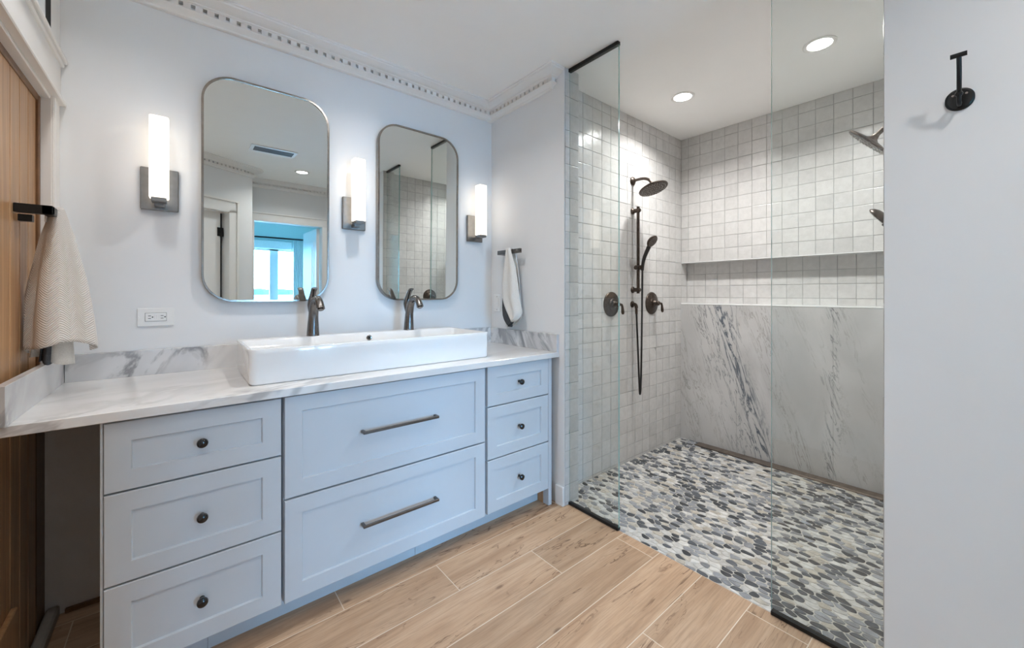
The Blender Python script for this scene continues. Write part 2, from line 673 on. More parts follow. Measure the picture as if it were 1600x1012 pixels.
def crom(pts, n=6):
    P = [Vector(p) for p in pts]
    P = [P[0] * 2 - P[1]] + P + [P[-1] * 2 - P[-2]]
    out = []
    for i in range(1, len(P) - 2):
        a, b, c, d = P[i - 1:i + 3]
        for k in range(n):
            t = k / n
            out.append(0.5 * ((2 * b) + (c - a) * t + (2 * a - 5 * b + 4 * c - d) * t * t + (3 * b - a - 3 * c + d) * t ** 3))
    out.append(P[-2])
    return out


# ------------------------------------------------------------------ room dimensions
H = 2.55                       # ceiling
XL = -2.07                     # left wall face
TW = 0.123                     # thickness of the walls beside the shower opening
YW = -0.711                    # end of the short partition beside the vanity
YS = -0.5866                   # shower's left wall
XB = 1.589                     # shower's back wall
YR = -2.15                     # shower's right wall
YE = -2.088                    # end of the right wall
YF = -3.50                     # wall behind the camera
GX = 0.0447                    # glass line
DA, DB = Vector((XL, -2.42, 0)), Vector((-1.10, -3.05, 0))    # diagonal wall

# ------------------------------------------------------------------ the setting
struct(MB().box(-2.6, GX, YF - .10, 0, -0.06, 0.0).build('floor', M['floor'], smooth=False))
struct(MB().box(-2.6, 1.9, YF - .10, 0.12, H, H + .08).build('ceiling', M['ceiling'], smooth=False))
struct(MB().box(-2.3, TW, 0, 0.12, 0, H).build('wall_back', M['wall'], smooth=False))
struct(MB().box(0, TW - .008, YW + .001, 0, 0, H).build('wall_partition', M['wall'], smooth=False))
struct(MB().box(0, TW - .008, YF, YE - .001, 0, H).build('wall_right', M['wall'], smooth=False))
w = MB()
w.box(-2.22, XL, -2.46, -1.00, 0, H)
w.box(-2.22, XL, -1.00, 0, 2.30, H)
w.box(-2.22, XL, -1.00, 0, 1.965, 2.125)
w.box(-2.22, XL - .004, -0.09, 0, .88, 1.965)
w.box(-2.22, XL, -0.17, 0, 2.125, 2.30)
w.box(-2.22, XL, -1.00, -0.83, 2.125, 2.30)
struct(w.build('wall_left', M['wall'], smooth=False))


def tiled(name, o, ux, uy, nrm, u0, u1, v0, v1, pu, pv, ou, ov, seed, depth=.007, skip=None):
    """A wall of hand-made tiles: every tile slightly tilted and of its own tone, on a grout bed."""
    rnd = random.Random(seed)
    o, ux, uy, nrm = map(Vector, (o, ux, uy, nrm))
    m = MB()
    tone = []
    gap = .0015
    m.add([o + ux * a + uy * b + nrm * (depth - .0022) for a, b in ((u0, v0), (u1, v0), (u1, v1), (u0, v1))], [(0, 1, 2, 3)], 1)
    m.add([o + ux * a + uy * b for a, b in ((u0, v0), (u1, v0), (u1, v1), (u0, v1))], [(3, 2, 1, 0)], 1)
    tone += [(.5, .5, .5, 1)] * 8
    for i in range(int(math.floor((u0 - ou) / pu)), int(math.ceil((u1 - ou) / pu))):
        for j in range(int(math.floor((v0 - ov) / pv)), int(math.ceil((v1 - ov) / pv))):
            a0, a1 = max(ou + i * pu, u0) + gap, min(ou + (i + 1) * pu, u1) - gap
            b0, b1 = max(ov + j * pv, v0) + gap, min(ov + (j + 1) * pv, v1) - gap
            if a1 - a0 < .006 or b1 - b0 < .006:
                continue
            j2 = [rnd.uniform(-.0008, .0008) for _ in range(4)]
            tx, ty = rnd.gauss(0, .009), rnd.gauss(0, .009)
            dz = rnd.uniform(-.0006, .0006)
            c = .58 + rnd.uniform(-.022, .022)
            if rnd.random() < .10:
                c -= .04
            col = (c * 1.0, c * .985, c * .965, 1)
            am, bm_ = (a0 + a1) / 2, (b0 + b1) / 2
            q = []
            for ins, dd in ((0, -.003), (0, -.0006), (.0022, 0)):
                for k, (a, b) in enumerate(((a0 + ins, b0 + ins), (a1 - ins, b0 + ins), (a1 - ins, b1 - ins), (a0 + ins, b1 - ins))):
                    a += j2[k]
                    b += j2[(k + 1) % 4]
                    q.append(o + ux * a + uy * b + nrm * (depth + dd + dz + tx * (a - am) + ty * (b - bm_)))
            fs = [(8, 9, 10, 11)]
            for r0 in (0, 4):
                fs += [(r0 + k, r0 + (k + 1) % 4, r0 + 4 + (k + 1) % 4, r0 + 4 + k) for k in range(4)]
            m.add(q, fs, 0)
            tone += [col] * 12
    m.tone = tone
    ob = m.build(name, [M['tile'], M['grout']], smooth=False, fix=False)
    return struct(ob)


P = .0985
# backing walls of the shower
struct(MB().box(TW - .008, XB + .2, YS + .007, YS + .09, 0, H).build('wall_shower_left_backing', M['wall'], smooth=False))
struct(MB().box(TW - .008, XB + .2, YR - .1, YR - .007, 0, H).build('wall_shower_right_backing', M['wall'], smooth=False))
w = MB()
w.box(XB + .007, XB + .2, YR - .1, YS + .09, 1.496, H)
w.box(XB + .105, XB + .2, YR - .1, YS + .09, 1.150, 1.496)
w.box(XB + .007, XB + .2, YR - .1, YS + .09, 0, 1.143)
struct(w.build('wall_shower_back_backing', M['wall'], smooth=False))
tiled('wall_shower_left', (0, YS + .007, 0), (1, 0, 0), (0, 0, 1), (0, -1, 0), TW, XB + .098, 0.0, H, P, P, XB - 40 * P, 1.497 - 40 * P, 3)
tiled('wall_shower_right', (0, YR - .007, 0), (1, 0, 0), (0, 0, 1), (0, 1, 0), TW, XB + .098, 0.0, H, P, P, XB - 40 * P, 1.497 - 40 * P, 4)
tiled('wall_shower_back', (XB + .007, 0, 0), (0, -1, 0), (0, 0, 1), (-1, 0, 0), -YS, -YR, 1.500, H, P, P, .65 - 10 * P, 1.497 - 40 * P, 5)
tiled('wall_shower_niche', (XB + .105, 0, 0), (0, -1, 0), (0, 0, 1), (-1, 0, 0), -YS, -YR, 1.152, 1.497, P, P, .65 - 10 * P, 1.497 - 40 * P, 6)
tiled('wall_partition_end', (0, YW + .005, 0), (1, 0, 0), (0, 0, 1), (0, -1, 0), 0.004, TW, 0.0, H, P, P, GX - 20 * P, 1.497 - 40 * P, 7)
tiled('wall_partition_return', (TW - .007, 0, 0), (0, 1, 0), (0, 0, 1), (1, 0, 0), YW, YS, 0.0, H, P, P, YS - 20 * P, 1.497 - 40 * P, 8)
tiled('wall_right_end', (0, YE - .005, 0), (1, 0, 0), (0, 0, 1), (0, 1, 0), 0.004, TW, 0.0, H, P, P, GX - 20 * P, 1.497 - 40 * P, 9)
struct(MB().box(XB - .006, XB + .007, YR, YS, 0, 1.143).build('wall_shower_wainscot', M['slab'], smooth=False))
struct(MB().box(XB - .008, XB + .105, YR, YS, 1.143, 1.153, .001).build('trim_ledge', M['schluter'], smooth=False))
struct(MB().box(XB - .003, XB + .105, YR, YS, 1.494, 1.500, .001).build('trim_niche', M['schluter'], smooth=False))


# pebble floor of the shower
def pebbles():
    rs = np.random.RandomState(11)
    x0, x1, y0, y1 = GX, XB, YR, YS
    AN = 1.62                                   # stones are longer along y
    W, Hh = (x1 - x0), (y1 - y0) / AN
    rad = .0235
    cell = rad / math.sqrt(2)
    gx, gy = int(W / cell) + 1, int(Hh / cell) + 1
    grid = {}
    pts = []

    def ok(p, r):
        i, j = int(p[0] / cell), int(p[1] / cell)
        for a in range(i - 2, i + 3):
            for b in range(j - 2, j + 3):
                k = grid.get((a, b))
                if k is not None and (pts[k][0] - p[0]) ** 2 + (pts[k][1] - p[1]) ** 2 < r * r:
                    return False
        return True
    for _ in range(60000):
        p = (rs.uniform(0, W), rs.uniform(0, Hh))
        if ok(p, rad * (1.0 if rs.rand() < .85 else .88)):
            grid[(int(p[0] / cell), int(p[1] / cell))] = len(pts)
            pts.append(p)
    pts = np.array(pts)
    m = MB()
    tone = []
    z0 = 0.0
    e = .012
    m.add([(x0, y0 - e, z0), (x1 + e, y0 - e, z0), (x1 + e, y1 + e, z0), (x0, y1 + e, z0), (x0, y0 - e, -.05), (x1 + e, y0 - e, -.05), (x1 + e, y1 + e, -.05), (x0, y1 + e, -.05)],
          [(0, 1, 2, 3), (4, 7, 6, 5), (0, 4, 5, 1), (1, 5, 6, 2), (2, 6, 7, 3), (3, 7, 4, 0)], 1)
    tone += [(.5, .5, .5, 1)] * 8
    for i, p in enumerate(pts):
        d = pts - p
        dd = (d ** 2).sum(1)
        nb = np.argsort(dd)[1:22]
        poly = [np.array(q) for q in ((-.06, -.06), (.06, -.06), (.06, .06), (-.06, .06))]
        planes = [(d[k], dd[k] / 2) for k in nb]
        planes += [(np.array((1., 0)), W - p[0]), (np.array((-1., 0)), p[0]), (np.array((0, 1.)), Hh - p[1]), (np.array((0, -1.)), p[1])]
        for n_, c_ in planes:
            out = []
            for k in range(len(poly)):
                a, b = poly[k], poly[(k + 1) % len(poly)]
                da, db = a @ n_ - c_, b @ n_ - c_
                if da <= 0:
                    out.append(a)
                if da * db < 0:
                    out.append(a + (b - a) * (da / (da - db)))
            poly = out
            if len(poly) < 3:
                break
        if len(poly) < 3:
            continue
        poly = np.array(poly)
        poly[:, 1] *= AN
        c = poly.mean(0)
        ext = np.abs(poly - c).max()
        if ext < .008:
            continue
        for _ in range(2):                       # round the corners
            q = []
            for k in range(len(poly)):
                a, b = poly[k], poly[(k + 1) % len(poly)]
                q += [a * .78 + b * .22, a * .22 + b * .78]
            poly = np.array(q)
        r = np.linalg.norm(poly - c, axis=1)
        sh = rs.uniform(.0016, .0034)
        poly = c + (poly - c) * (np.maximum(r - sh, r * .5) / r)[:, None]
        n = len(poly)
        wx, wy = x0 + p[0], y0 + p[1] * AN
        vs = []
        for s_, z in ((1.0, z0 + .0003), (.985, z0 + .0018), (.86, z0 + .0027)):
            vs += [(wx + c[0] + (q[0] - c[0]) * s_, wy + c[1] + (q[1] - c[1]) * s_, z) for q in poly]
        fs = []
        for rr_ in (0, n):
            fs += [(rr_ + k, rr_ + (k + 1) % n, rr_ + n + (k + 1) % n, rr_ + n + k) for k in range(n)]
        fs.append(tuple(range(2 * n, 3 * n)))
        m.add(vs, fs, 0)
        t = rs.rand()
        # stones of one shade lie in loose patches
        patch = math.sin(wx * 5.1 + 1.3) * math.sin(wy * 4.3 + .4) * .10
        t = t + patch
        if t < .30:
            b_ = rs.uniform(.04, .12)
            col = (b_ * .90, b_ * 1.0, b_ * 1.16)
        elif t < .58:
            b_ = rs.uniform(.20, .33)
            col = (b_ * .95, b_ * 1.0, b_ * 1.08)
        elif t < .70:
            b_ = rs.uniform(.38, .48)
            col = (b_ * 1.08, b_ * 1.0, b_ * .87)
        else:
            b_ = rs.uniform(.45, .62)
            col = (b_ * 1.01, b_ * 1.0, b_ * .97)
        tone += [(*col, 1)] * (3 * n)
    m.tone = tone
    return struct(m.build('floor_shower', [M['pebble'], M['pgrout']], smooth=False, fix=False))


pebbles()


# crown moulding with dentils
def crown(name, path, prof, toothed, mat):
    """path: (x, y, offset direction) of the wall line; the profile is swept with mitred corners."""
    m = MB()
    rings = []
    for (x, y, dx, dy) in path:
        rings.append([(x + dx * d, y + dy * d, H - z) for d, z in prof])
    m.loft(rings, closed=True, cap0=True, cap1=True)
    for (ax, ay, bx, by, nx, ny) in toothed:
        L = math.hypot(bx - ax, by - ay)
        ux, uy = (bx - ax) / L, (by - ay) / L
        k = 0
        while k * .0415 + .026 < L:
            s0 = k * .0415
            o = (ax + ux * s0 + nx * .018, ay + uy * s0 + ny * .018, H - .0668)
            m.obox(o, (ux * .0262, uy * .0262, 0), (nx * .0285, ny * .0285, 0), (0, 0, .0206))
            k += 1
    return struct(m.build(name, mat, smooth=True, angle=25))


PROF = [(0, 0), (.107, 0), (.107, .009), (.101, .012), (.099, .018), (.090, .024), (.078, .030), (.066, .035), (.058, .037),
        (.056, .041), (.051, .043), (.047, .0445), (.047, .046), (.020, .0465), (.020, .0665), (.047, .067), (.047, .071), (.040, .0745), (.028, .079), (.019, .086),
        (.017, .092), (.012, .095), (0, .096)]
crown('trim_1', [(XL, 0, 0, -1), (0, 0, -1, -1), (0, -.604, -1, -1), (0, -.604, 0, -1)], PROF,
      [(XL, 0, -.05, 0, 0, -1), (0, -.05, 0, -.640, -1, 0), (-.044, -.604, 0, -.604, 0, -1)], M['white'])

# baseboards
b = MB().box(-.014, 0, YW, -.648, 0, .112, .003)
struct(b.build('baseboard_partition', M['wall'], smooth=False))
struct(MB().box(-.014, 0, YF, YE - .002, 0, .112, .003).build('baseboard_right', M['wall'], smooth=False))
struct(MB().box(-2.047, -1.89, -.012, 0, 0, .018, .002).build('baseboard_back', M['cedar_dark'], smooth=False))

# cedar door in the left wall, with its jamb, casing and header
d = MB()
pw = .0935
for k in range(10):
    y1 = -.117 - k * pw
    d.box(-2.125, -2.10, y1 - pw + .002, y1 - .002, .01, 1.93, .0025)
d.box(-2.130, -2.104, -1.05, -.117, .01, 1.93)
dr = struct(d.build('door_1', M['cedar'], smooth=False))
m = MB().box(-2.125, -2.092, -.117, -.060, .86, 1.945, .003)
m.box(-2.125, -2.099, -.117, -.0005, 0, .861, .002)
m.build('stile', M['cedar_dark'], dr, smooth=False)
MB().box(-2.125, -2.094, -1.05, -.100, 1.925, 1.95, .003).build('rail', M['cedar_dark'], dr, smooth=False)
k = MB().box(-2.10, -2.085, -.62, -.392, .02, .278, .003)
k.build('light_patch', M['cedar'], dr, smooth=False)  # board standing in for a patch of reflected light on the door
c = MB()
c.box(-2.118, -2.066, -.100, -.086, .88, 1.965, .001)
c.box(XL - .001, -2.0610, -.0990, -.001, .88, 1.957, .001)
c.box(XL, -2.0575, -.0975, -.080, .88, 1.957, .002)
c.box(-2.12, -2.068, -1.0, -.02, 1.945, 1.967, .002)
struct(c.build('trim_2', M['white'], smooth=False))
c = MB()
c.box(XL, -2.058, -1.2, -.001, 1.957, 2.13, .002)
c.box(XL, -2.043, -1.2, -.001, 1.955, 1.972, .003)
c.box(XL, -2.049, -1.2, -.001, 1.972, 1.984, .004)
c.box(XL, -2.040, -1.2, -.001, 2.118, 2.134, .003)
c.box(XL, -2.048, -1.2, -.001, 2.104, 2.118, .004)
c.box(XL, -2.060, -.152, -.001, 2.134, 2.44, .003)
c.box(XL, -2.060, -1.2, -.80, 2.134, 2.44, .003)
struct(c.build('trim_3', M['white'], smooth=False))
g = MB().box(-2.14, -2.13, -.83, -.17, 2.125, 2.30)
g.build('window_1', M['window_glass'], smooth=False)
struct(bpy.data.objects['window_1'])
f = MB()
f.box(-2.15, -2.12, -.185, -.17, 2.125, 2.30)
f.box(-2.15, -2.12, -.83, -.815, 2.125, 2.30)
f.box(-2.085, -2.0585, -.160, -.1525, 2.15, 2.44)
f.build('frame', M['dark'], bpy.data.objects['window_1'], smooth=False)
struct(MB().box(-2.24, -2.22, -1.1, .05, -.0, 2.5).build('sky_blocker_left', M['bedwall'], smooth=False))  # added panel behind transom and door, keeps the sky's light out
th = MB().box(-2.094, -2.060, -1.0, -.004, 0, .042, .006)
struct(th.build('trim_threshold', M['greytrim'], smooth=False))


# ------------------------------------------------------------------ vanity
YC = -.646          # plane of the drawer fronts


def shaker(m, x0, x1, z0, z1, rail=.058, y=YC, depth=.020, rec=.008):
    """A drawer front: four rails mitred to a bevelled step, and a recessed panel."""
    e = .0018
    ys, yb, yr = y, y + depth, y + rec
    def ring(ix, y_):
        return [(x0 + ix, y_, z0 + ix), (x1 - ix, y_, z0 + ix), (x1 - ix, y_, z1 - ix), (x0 + ix, y_, z1 - ix)]
    m.loft([ring(0, yb), ring(0, ys + e), ring(e, ys), ring(rail, ys), ring(rail + .003, yr)], closed=True, cap0=True, cap1=True)
    return m


def knob(x, z, parent):
    m = MB()
    m.lathe([(.0075, 0), (.0075, .004), (.0055, .007), (.0055, .014), (.010, .017), (.0145, .021), (.0158, .026), (.0142, .031), (.009, .0345), (.003, .0358)],
            (x, YC + .008, z), (0, -1, 0), 28)
    return m.build('knob', M['knob'], parent)


def drawer(parent, x0, x1, z0, z1, kind):
    o = shaker(MB(), x0, x1, z0, z1).build('drawer', M['cabinet'], parent, smooth=False)
    xc, zc = (x0 + x1) / 2, (z0 + z1) / 2
    if kind == 'knob':
        knob(xc, zc, o)
    else:
        m = MB()
        h = .172
        y1 = YC + .008
        m.box(xc - h, xc + h, y1 - .036, y1 - .026, zc - .0055, zc + .0055, .0015)
        for s_ in (-1, 1):
            a = xc + s_ * (h - .006)
            m.box(a - .006, a + .006, y1 - .03, y1, zc - .0055, zc + .0055, .0015)
        m.build('handle', M['pull'], o, smooth=False)
    return o


# left bank of drawers
t = thing('drawer_cabinet', (-1.65, -.33, 0), 'pale grey cabinet of three knobbed drawers at left, beside the open knee space', 'cabinet')
m = MB().box(-1.884, -1.420, -.624, -.025, .098, .858, .001)
m.box(-1.884, -1.8775, -.640, -.025, .0, .858, .001)
m.build('body', M['cabinet'], t, smooth=False)
for z0, z1 in ((.647, .852), (.373, .641), (.100, .367)):
    drawer(t, -1.876, -1.4235, z0, z1, 'knob')
MB().box(-1.876, -1.632, -.556, -.54, 0, .098).build('toe_kick', M['cabinet'], t, smooth=False)

t = thing('sink_cabinet', (-.965, -.33, 0), 'wide pale blue-grey cabinet with two deep drawers and long bar pulls', 'cabinet')
m = MB().box(-1.416, -.508, -.624, -.025, .098, .858, .001)
m.build('body', M['cabinet'], t, smooth=False)
drawer(t, -1.413, -.516, .4805, .854, 'bar')
drawer(t, -1.413, -.516, .098, .4735, 'bar')
MB().box(-1.631, -.8575, -.556, -.54, 0, .097).build('toe_kick', M['cabinet'], t, smooth=False)
MB().box(-.8560, -.5075, -.556, -.54, 0, .097).build('toe_kick', M['cabinet'], t, smooth=False)

t = thing('drawer_cabinet', (-.28, -.33, 0), 'pale blue-grey cabinet of three knobbed drawers against the right partition', 'cabinet')
m = MB().box(-.504, -.065, -.624, -.025, .098, .858, .001)
m.box(-.064, -.039, -.646, -.60, .0, .858, .001)
m.build('body', M['cabinet'], t, smooth=False)
MB().box(-.5070, -.068, -.556, -.54, 0, .097).build('toe_kick', M['cabinet'], t, smooth=False)
MB().box(-.066, -.062, -.60, -.53, 0, .098).build('side_panel', M['cedar'], t, smooth=False)
for z0, z1 in ((.652, .856), (.378, .646), (.100, .372)):
    drawer(t, -.500, -.0655, z0, z1, 'knob')

# worktop with its upstands
t = thing('countertop', (-1.03, -.34, .862), 'white grey-veined stone countertop running the whole vanity, under the long basin', 'countertop')
MB().box(-2.067, -.001, -.672, -.002, .862, .891, .0015).build('slab', M['quartz'], t, smooth=False)
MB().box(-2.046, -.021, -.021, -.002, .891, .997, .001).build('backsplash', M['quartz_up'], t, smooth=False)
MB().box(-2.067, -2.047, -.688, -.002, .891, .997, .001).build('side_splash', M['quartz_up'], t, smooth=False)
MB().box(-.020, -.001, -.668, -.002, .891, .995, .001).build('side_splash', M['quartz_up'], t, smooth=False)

# long vessel sink
SX0, SX1, SY0, SY1, SZ0, SZ1 = -1.513, -.420, -.556, -.108, .8915, 1.0265


def rect_ring(x0, x1, y0, y1, r, z, n=6):
    return [(p[0], p[1], z) for p in rr((x0 + x1) / 2, (y0 + y1) / 2, x1 - x0, y1 - y0, r, n)]


t = thing('vessel_sink', (-.966, -.33, SZ0), 'long white porcelain trough basin sitting on the countertop under both mirrors', 'sink')
m = MB()
i = .003
rings = [rect_ring(SX0 + i + .006, SX1 - i - .006, SY0 + i + .006, SY1 - i - .006, .022, SZ0),
         rect_ring(SX0 + i, SX1 - i, SY0 + i, SY1 - i, .026, SZ0 + .006),
         rect_ring(SX0 + .002, SX1 - .002, SY0 + .002, SY1 - .002, .030, SZ1 - .020),
         rect_ring(SX0, SX1, SY0, SY1, .030, SZ1 - .003),
         rect_ring(SX0 + .002, SX1 - .002, SY0 + .002, SY1 - .002, .029, SZ1),
         rect_ring(SX0 + .011, SX1 - .011, SY0 + .011, SY1 - .082, .024, SZ1),
         rect_ring(SX0 + .014, SX1 - .014, SY0 + .014, SY1 - .086, .022, SZ1 - .004),
         rect_ring(SX0 + .020, SX1 - .020, SY0 + .020, SY1 - .092, .022, SZ1 - .050),
         rect_ring(SX0 + .032, SX1 - .032, SY0 + .032, SY1 - .104, .03, SZ1 - .098),
         rect_ring(SX0 + .055, SX1 - .055, SY0 + .055, SY1 - .127, .04, SZ1 - .108)]
m.loft(rings, closed=True, cap0=True, cap1=True)
m.build('basin', M['porcelain'], t, angle=50)
ov = MB()
oy = SY1 - .0885
ov.lathe([(.009, 0), (.0135, 0), (.0145, .0025), (.0125, .004), (.0085, .0035), (.0085, .001)], (-.945, oy, SZ1 - .024), (0, -1, 0.10), 28)
o_ = ov.build('overflow_ring', M['frame'], t)
MB().lathe([(.0082, 0), (.0082, .0018)], (-.945, oy, SZ1 - .024), (0, -1, .10), 20).build('overflow_hole', M['dark'], o_)
for x in (-1.204, -.70):
    MB().lathe([(.022, 0), (.022, .003), (.017, .005), (.004, .006)], (x, -.37, SZ1 - .1075), (0, 0, 1), 28).build('drain_cap', M['pewter'], t)


# faucets
def faucet(x, label):
    y0 = -.150
    zb = SZ1
    t = thing('faucet', (x, y0, zb), label, 'faucet', 'faucets on the trough basin')
    m = MB()
    # the vase-shaped body sweeps up and forward into the spout
    path = crom([(x, y0, zb), (x, y0, zb + .012), (x, y0 - .002, zb + .05), (x, y0 - .008, zb + .10), (x, y0 - .022, zb + .145),
                 (x, y0 - .046, zb + .172), (x, y0 - .080, zb + .181), (x, y0 - .112, zb + .172), (x, y0 - .134, zb + .150), (x, y0 - .142, zb + .136)], 5)
    n = len(path)
    kr = [.0285, .0282, .0255, .0225, .0215, .0205, .0185, .0172, .0175, .0190]
    rs = []
    for k in range(n):
        u = k / 5
        a = min(int(u), 8)
        rs.append(kr[a] + (kr[a + 1] - kr[a]) * (u - a))
    m.tube(path, rs, 24, True, up=(1, 0, 0))
    m.lathe([(.029, 0), (.029, .004), (.0265, .007)], (x, y0, zb), (0, 0, 1), 32)
    m.lathe([(.0125, 0), (.0125, .004)], (x, y0 - .1425, zb + .134), (0, -.45, -.9), 20)
    m.build('spout', M['pewter'], t, angle=40)
    # collar and lever standing behind the spout
    h = MB()
    path = crom([(x, y0 + .012, zb + .095), (x, y0 + .020, zb + .125), (x, y0 + .026, zb + .150), (x, y0 + .020, zb + .176),
                 (x, y0 + .004, zb + .200), (x, y0 - .010, zb + .218), (x, y0 - .028, zb + .231), (x, y0 - .040, zb + .234)], 5)
    kr = [(.013, .012), (.0175, .017), (.0195, .018), (.0175, .015), (.0140, .011), (.0130, .0095), (.0145, .0075), (.0125, .0045)]
    rs = []
    for k in range(len(path)):
        u = k / 5
        a = min(int(u), 6)
        f_ = u - a
        rs.append(tuple(kr[a][q] + (kr[a + 1][q] - kr[a][q]) * f_ for q in (0, 1)))
    h.tube(path, rs, 20, True, up=(1, 0, 0))
    h.build('handle', M['pewter'], t, angle=45)
    return t


faucet(-1.204, 'dark pewter basin faucet in front of the larger-looking left mirror')
faucet(-.700, 'dark pewter basin faucet in front of the right mirror')


# ------------------------------------------------------------------ mirrors
def mirror(xc, label):
    w_, h_, r_ = .536, 1.042, .125
    zc = 1.716
    t = thing('wall_mirror', (xc, -.021, zc), label, 'mirror', 'rounded mirrors above the basin')
    out = rr(xc, zc, w_, h_, r_, 12)
    mid = rr(xc, zc, w_ - .002, h_ - .002, r_ - .001, 12)
    inn = rr(xc, zc, w_ - .018, h_ - .018, r_ - .009, 12)
    m = MB()
    m.loft([[(p[0], -.006, p[1]) for p in out], [(p[0], -.037, p[1]) for p in out], [(p[0], -.0385, p[1]) for p in mid],
            [(p[0], -.0385, p[1]) for p in inn], [(p[0], -.030, p[1]) for p in inn]], closed=True, cap0=True)
    m.build('frame', M['frame'], t, angle=40)
    gl = MB()
    gl.prism([(p[0], -.0335, p[1]) for p in rr(xc, zc, w_ - .013, h_ - .013, r_ - .0065, 12)], (0, .002, 0))
    gl.build('mirror_glass', M['mirror'], t, smooth=False)
    t.rotation_euler = (R(.55), 0, 0)           # hangs leaning a touch forward at the top
    return t


mirror(-1.3665, 'rounded nickel-framed mirror at left, reflecting the doorways and bedroom')
mirror(-.5685, 'rounded nickel-framed mirror nearer the shower, reflecting the tiled wall and glass')


# ------------------------------------------------------------------ sconces
def sconce(x, label):
    t = thing('wall_sconce', (x, 0, 1.68), label, 'wall lamp', 'wall sconces beside the mirrors')
    m = MB().box(x - .062, x + .062, -.020, -.001, 1.590, 1.768, .003)
    m.build('backplate', M['steel'], t, smooth=False)
    m = MB()
    m.box(x - .024, x + .024, -.118, -.056, 1.612, 1.6285, .002)
    m.box(x - .016, x + .016, -.07, -.018, 1.60, 1.618, .002)
    m.build('bracket', M['steel'], t, smooth=False)
    sh = MB()
    out = rr(x, -.0885, .062, .062, .012, 5)
    sh.loft([[(p[0] * .97 + x * .03, p[1] * .97 - .0885 * .03, 1.6285) for p in out], [(p[0], p[1], 1.632) for p in out],
             [(p[0], p[1], 1.958) for p in out], [(p[0] * .96 + x * .04, p[1] * .96 - .0885 * .04, 1.9615) for p in out]], closed=True, cap0=True, cap1=True)
    sh.build('shade', M['shade'], t, angle=30)
    return t


sconce(-1.773, 'lit opal glass wall sconce at far left, above the double outlet')
sconce(-.963, 'lit opal glass wall sconce between the two mirrors')
sconce(-.153, 'lit opal glass wall sconce in the corner right of both mirrors')

# outlet and switch
t = thing('wall_outlet', (-1.786, 0, 1.133), 'white horizontal double power outlet under the far left sconce', 'outlet')
m = MB().box(-1.8455, -1.7265, -.006, 0, 1.0955, 1.1725, .002)
m.build('cover_plate', M['plastic'], t, smooth=False)
m = MB().box(-1.8195, -1.7525, -.0095, -.005, 1.1170, 1.1510, .0012)
rc = m.build('receptacle', M['plastic'], t, smooth=False)
for xc in (-1.806, -1.766):
    for dz in (-.0055, .0055):
        MB().box(xc - .0045, xc + .0045, -.0100, -.0090, 1.134 + dz - .0011, 1.134 + dz + .0011).build('slot', M['dark'], rc, smooth=False)
    MB().cyl((xc + .0095, -.0100, 1.134), (xc + .0095, -.0090, 1.134), .0026, 12).build('ground_slot', M['dark'], rc)
for x0 in (-1.7905, -1.7845):
    MB().box(x0, x0 + .004, -.0105, -.0090, 1.126, 1.142, .0005).build('button', M['plastic'], rc, smooth=False)
for xc in (-1.8395, -1.7325):
    MB().lathe([(.003, 0), (.0028, .0012), (.001, .0016)], (xc, -.006, 1.134), (0, -1, 0), 14).build('screw', M['plastic'], t)
MB().box(-1.8205, -1.7515, -.0064, -.0058, 1.1160, 1.1520).build('gasket', M['dark'], t, smooth=False)

t = thing('light_switch', (0, -.072, 1.167), 'white wall switch plate on the partition, half hidden by the hanging towel', 'switch')
MB().box(-.006, 0, -.110, -.034, 1.108, 1.228, .002).build('cover_plate', M['plastic'], t, smooth=False)
MB().box(-.0085, -.005, -.088, -.056, 1.135, 1.201, .001).build('rocker', M['plastic'], t, smooth=False)
for zc in (1.123, 1.213):
    MB().lathe([(.003, 0), (.0028, .0012), (.001, .0016)], (-.006, -.072, zc), (-1, 0, 0), 14).build('screw', M['frame'], t)

# ------------------------------------------------------------------ towel holders and towels
t = thing('towel_holder', (-2.10, -.358, 1.50), 'black square towel arm fixed to the cedar door, holding the cream towel', 'towel holder')
m = MB()
m.box(-2.099, -2.018, -.374, -.350, 1.487, 1.515, .0015)
m.build('arm', M['black'], t, smooth=False)
MB().box(-2.042, -2.018, -.374, -.205, 1.487, 1.515, .0015).build('bar', M['black'], t, smooth=False)
MB().box(-2.10, -2.070, -.325, -.30, 1.466, 1.488, .001).build('mount', M['black'], t, smooth=False)

t = thing('towel_holder', (0, -.27, 1.5), 'dark metal towel bar on the partition, holding the white towel', 'towel holder')
MB().box(-.066, -.048, -.388, -.156, 1.494, 1.522, .0015).build('bar', M['pewter'], t, smooth=False)
MB().box(-.050, -.0005, -.176, -.156, 1.494, 1.522, .0015).build('mount', M['pewter'], t, smooth=False)
MB().lathe([(.0035, 0), (.0035, .006), (.002, .007)], (-.057, -.388, 1.508), (0, -1, 0), 12).build('set_screw', M['pewter'], t)


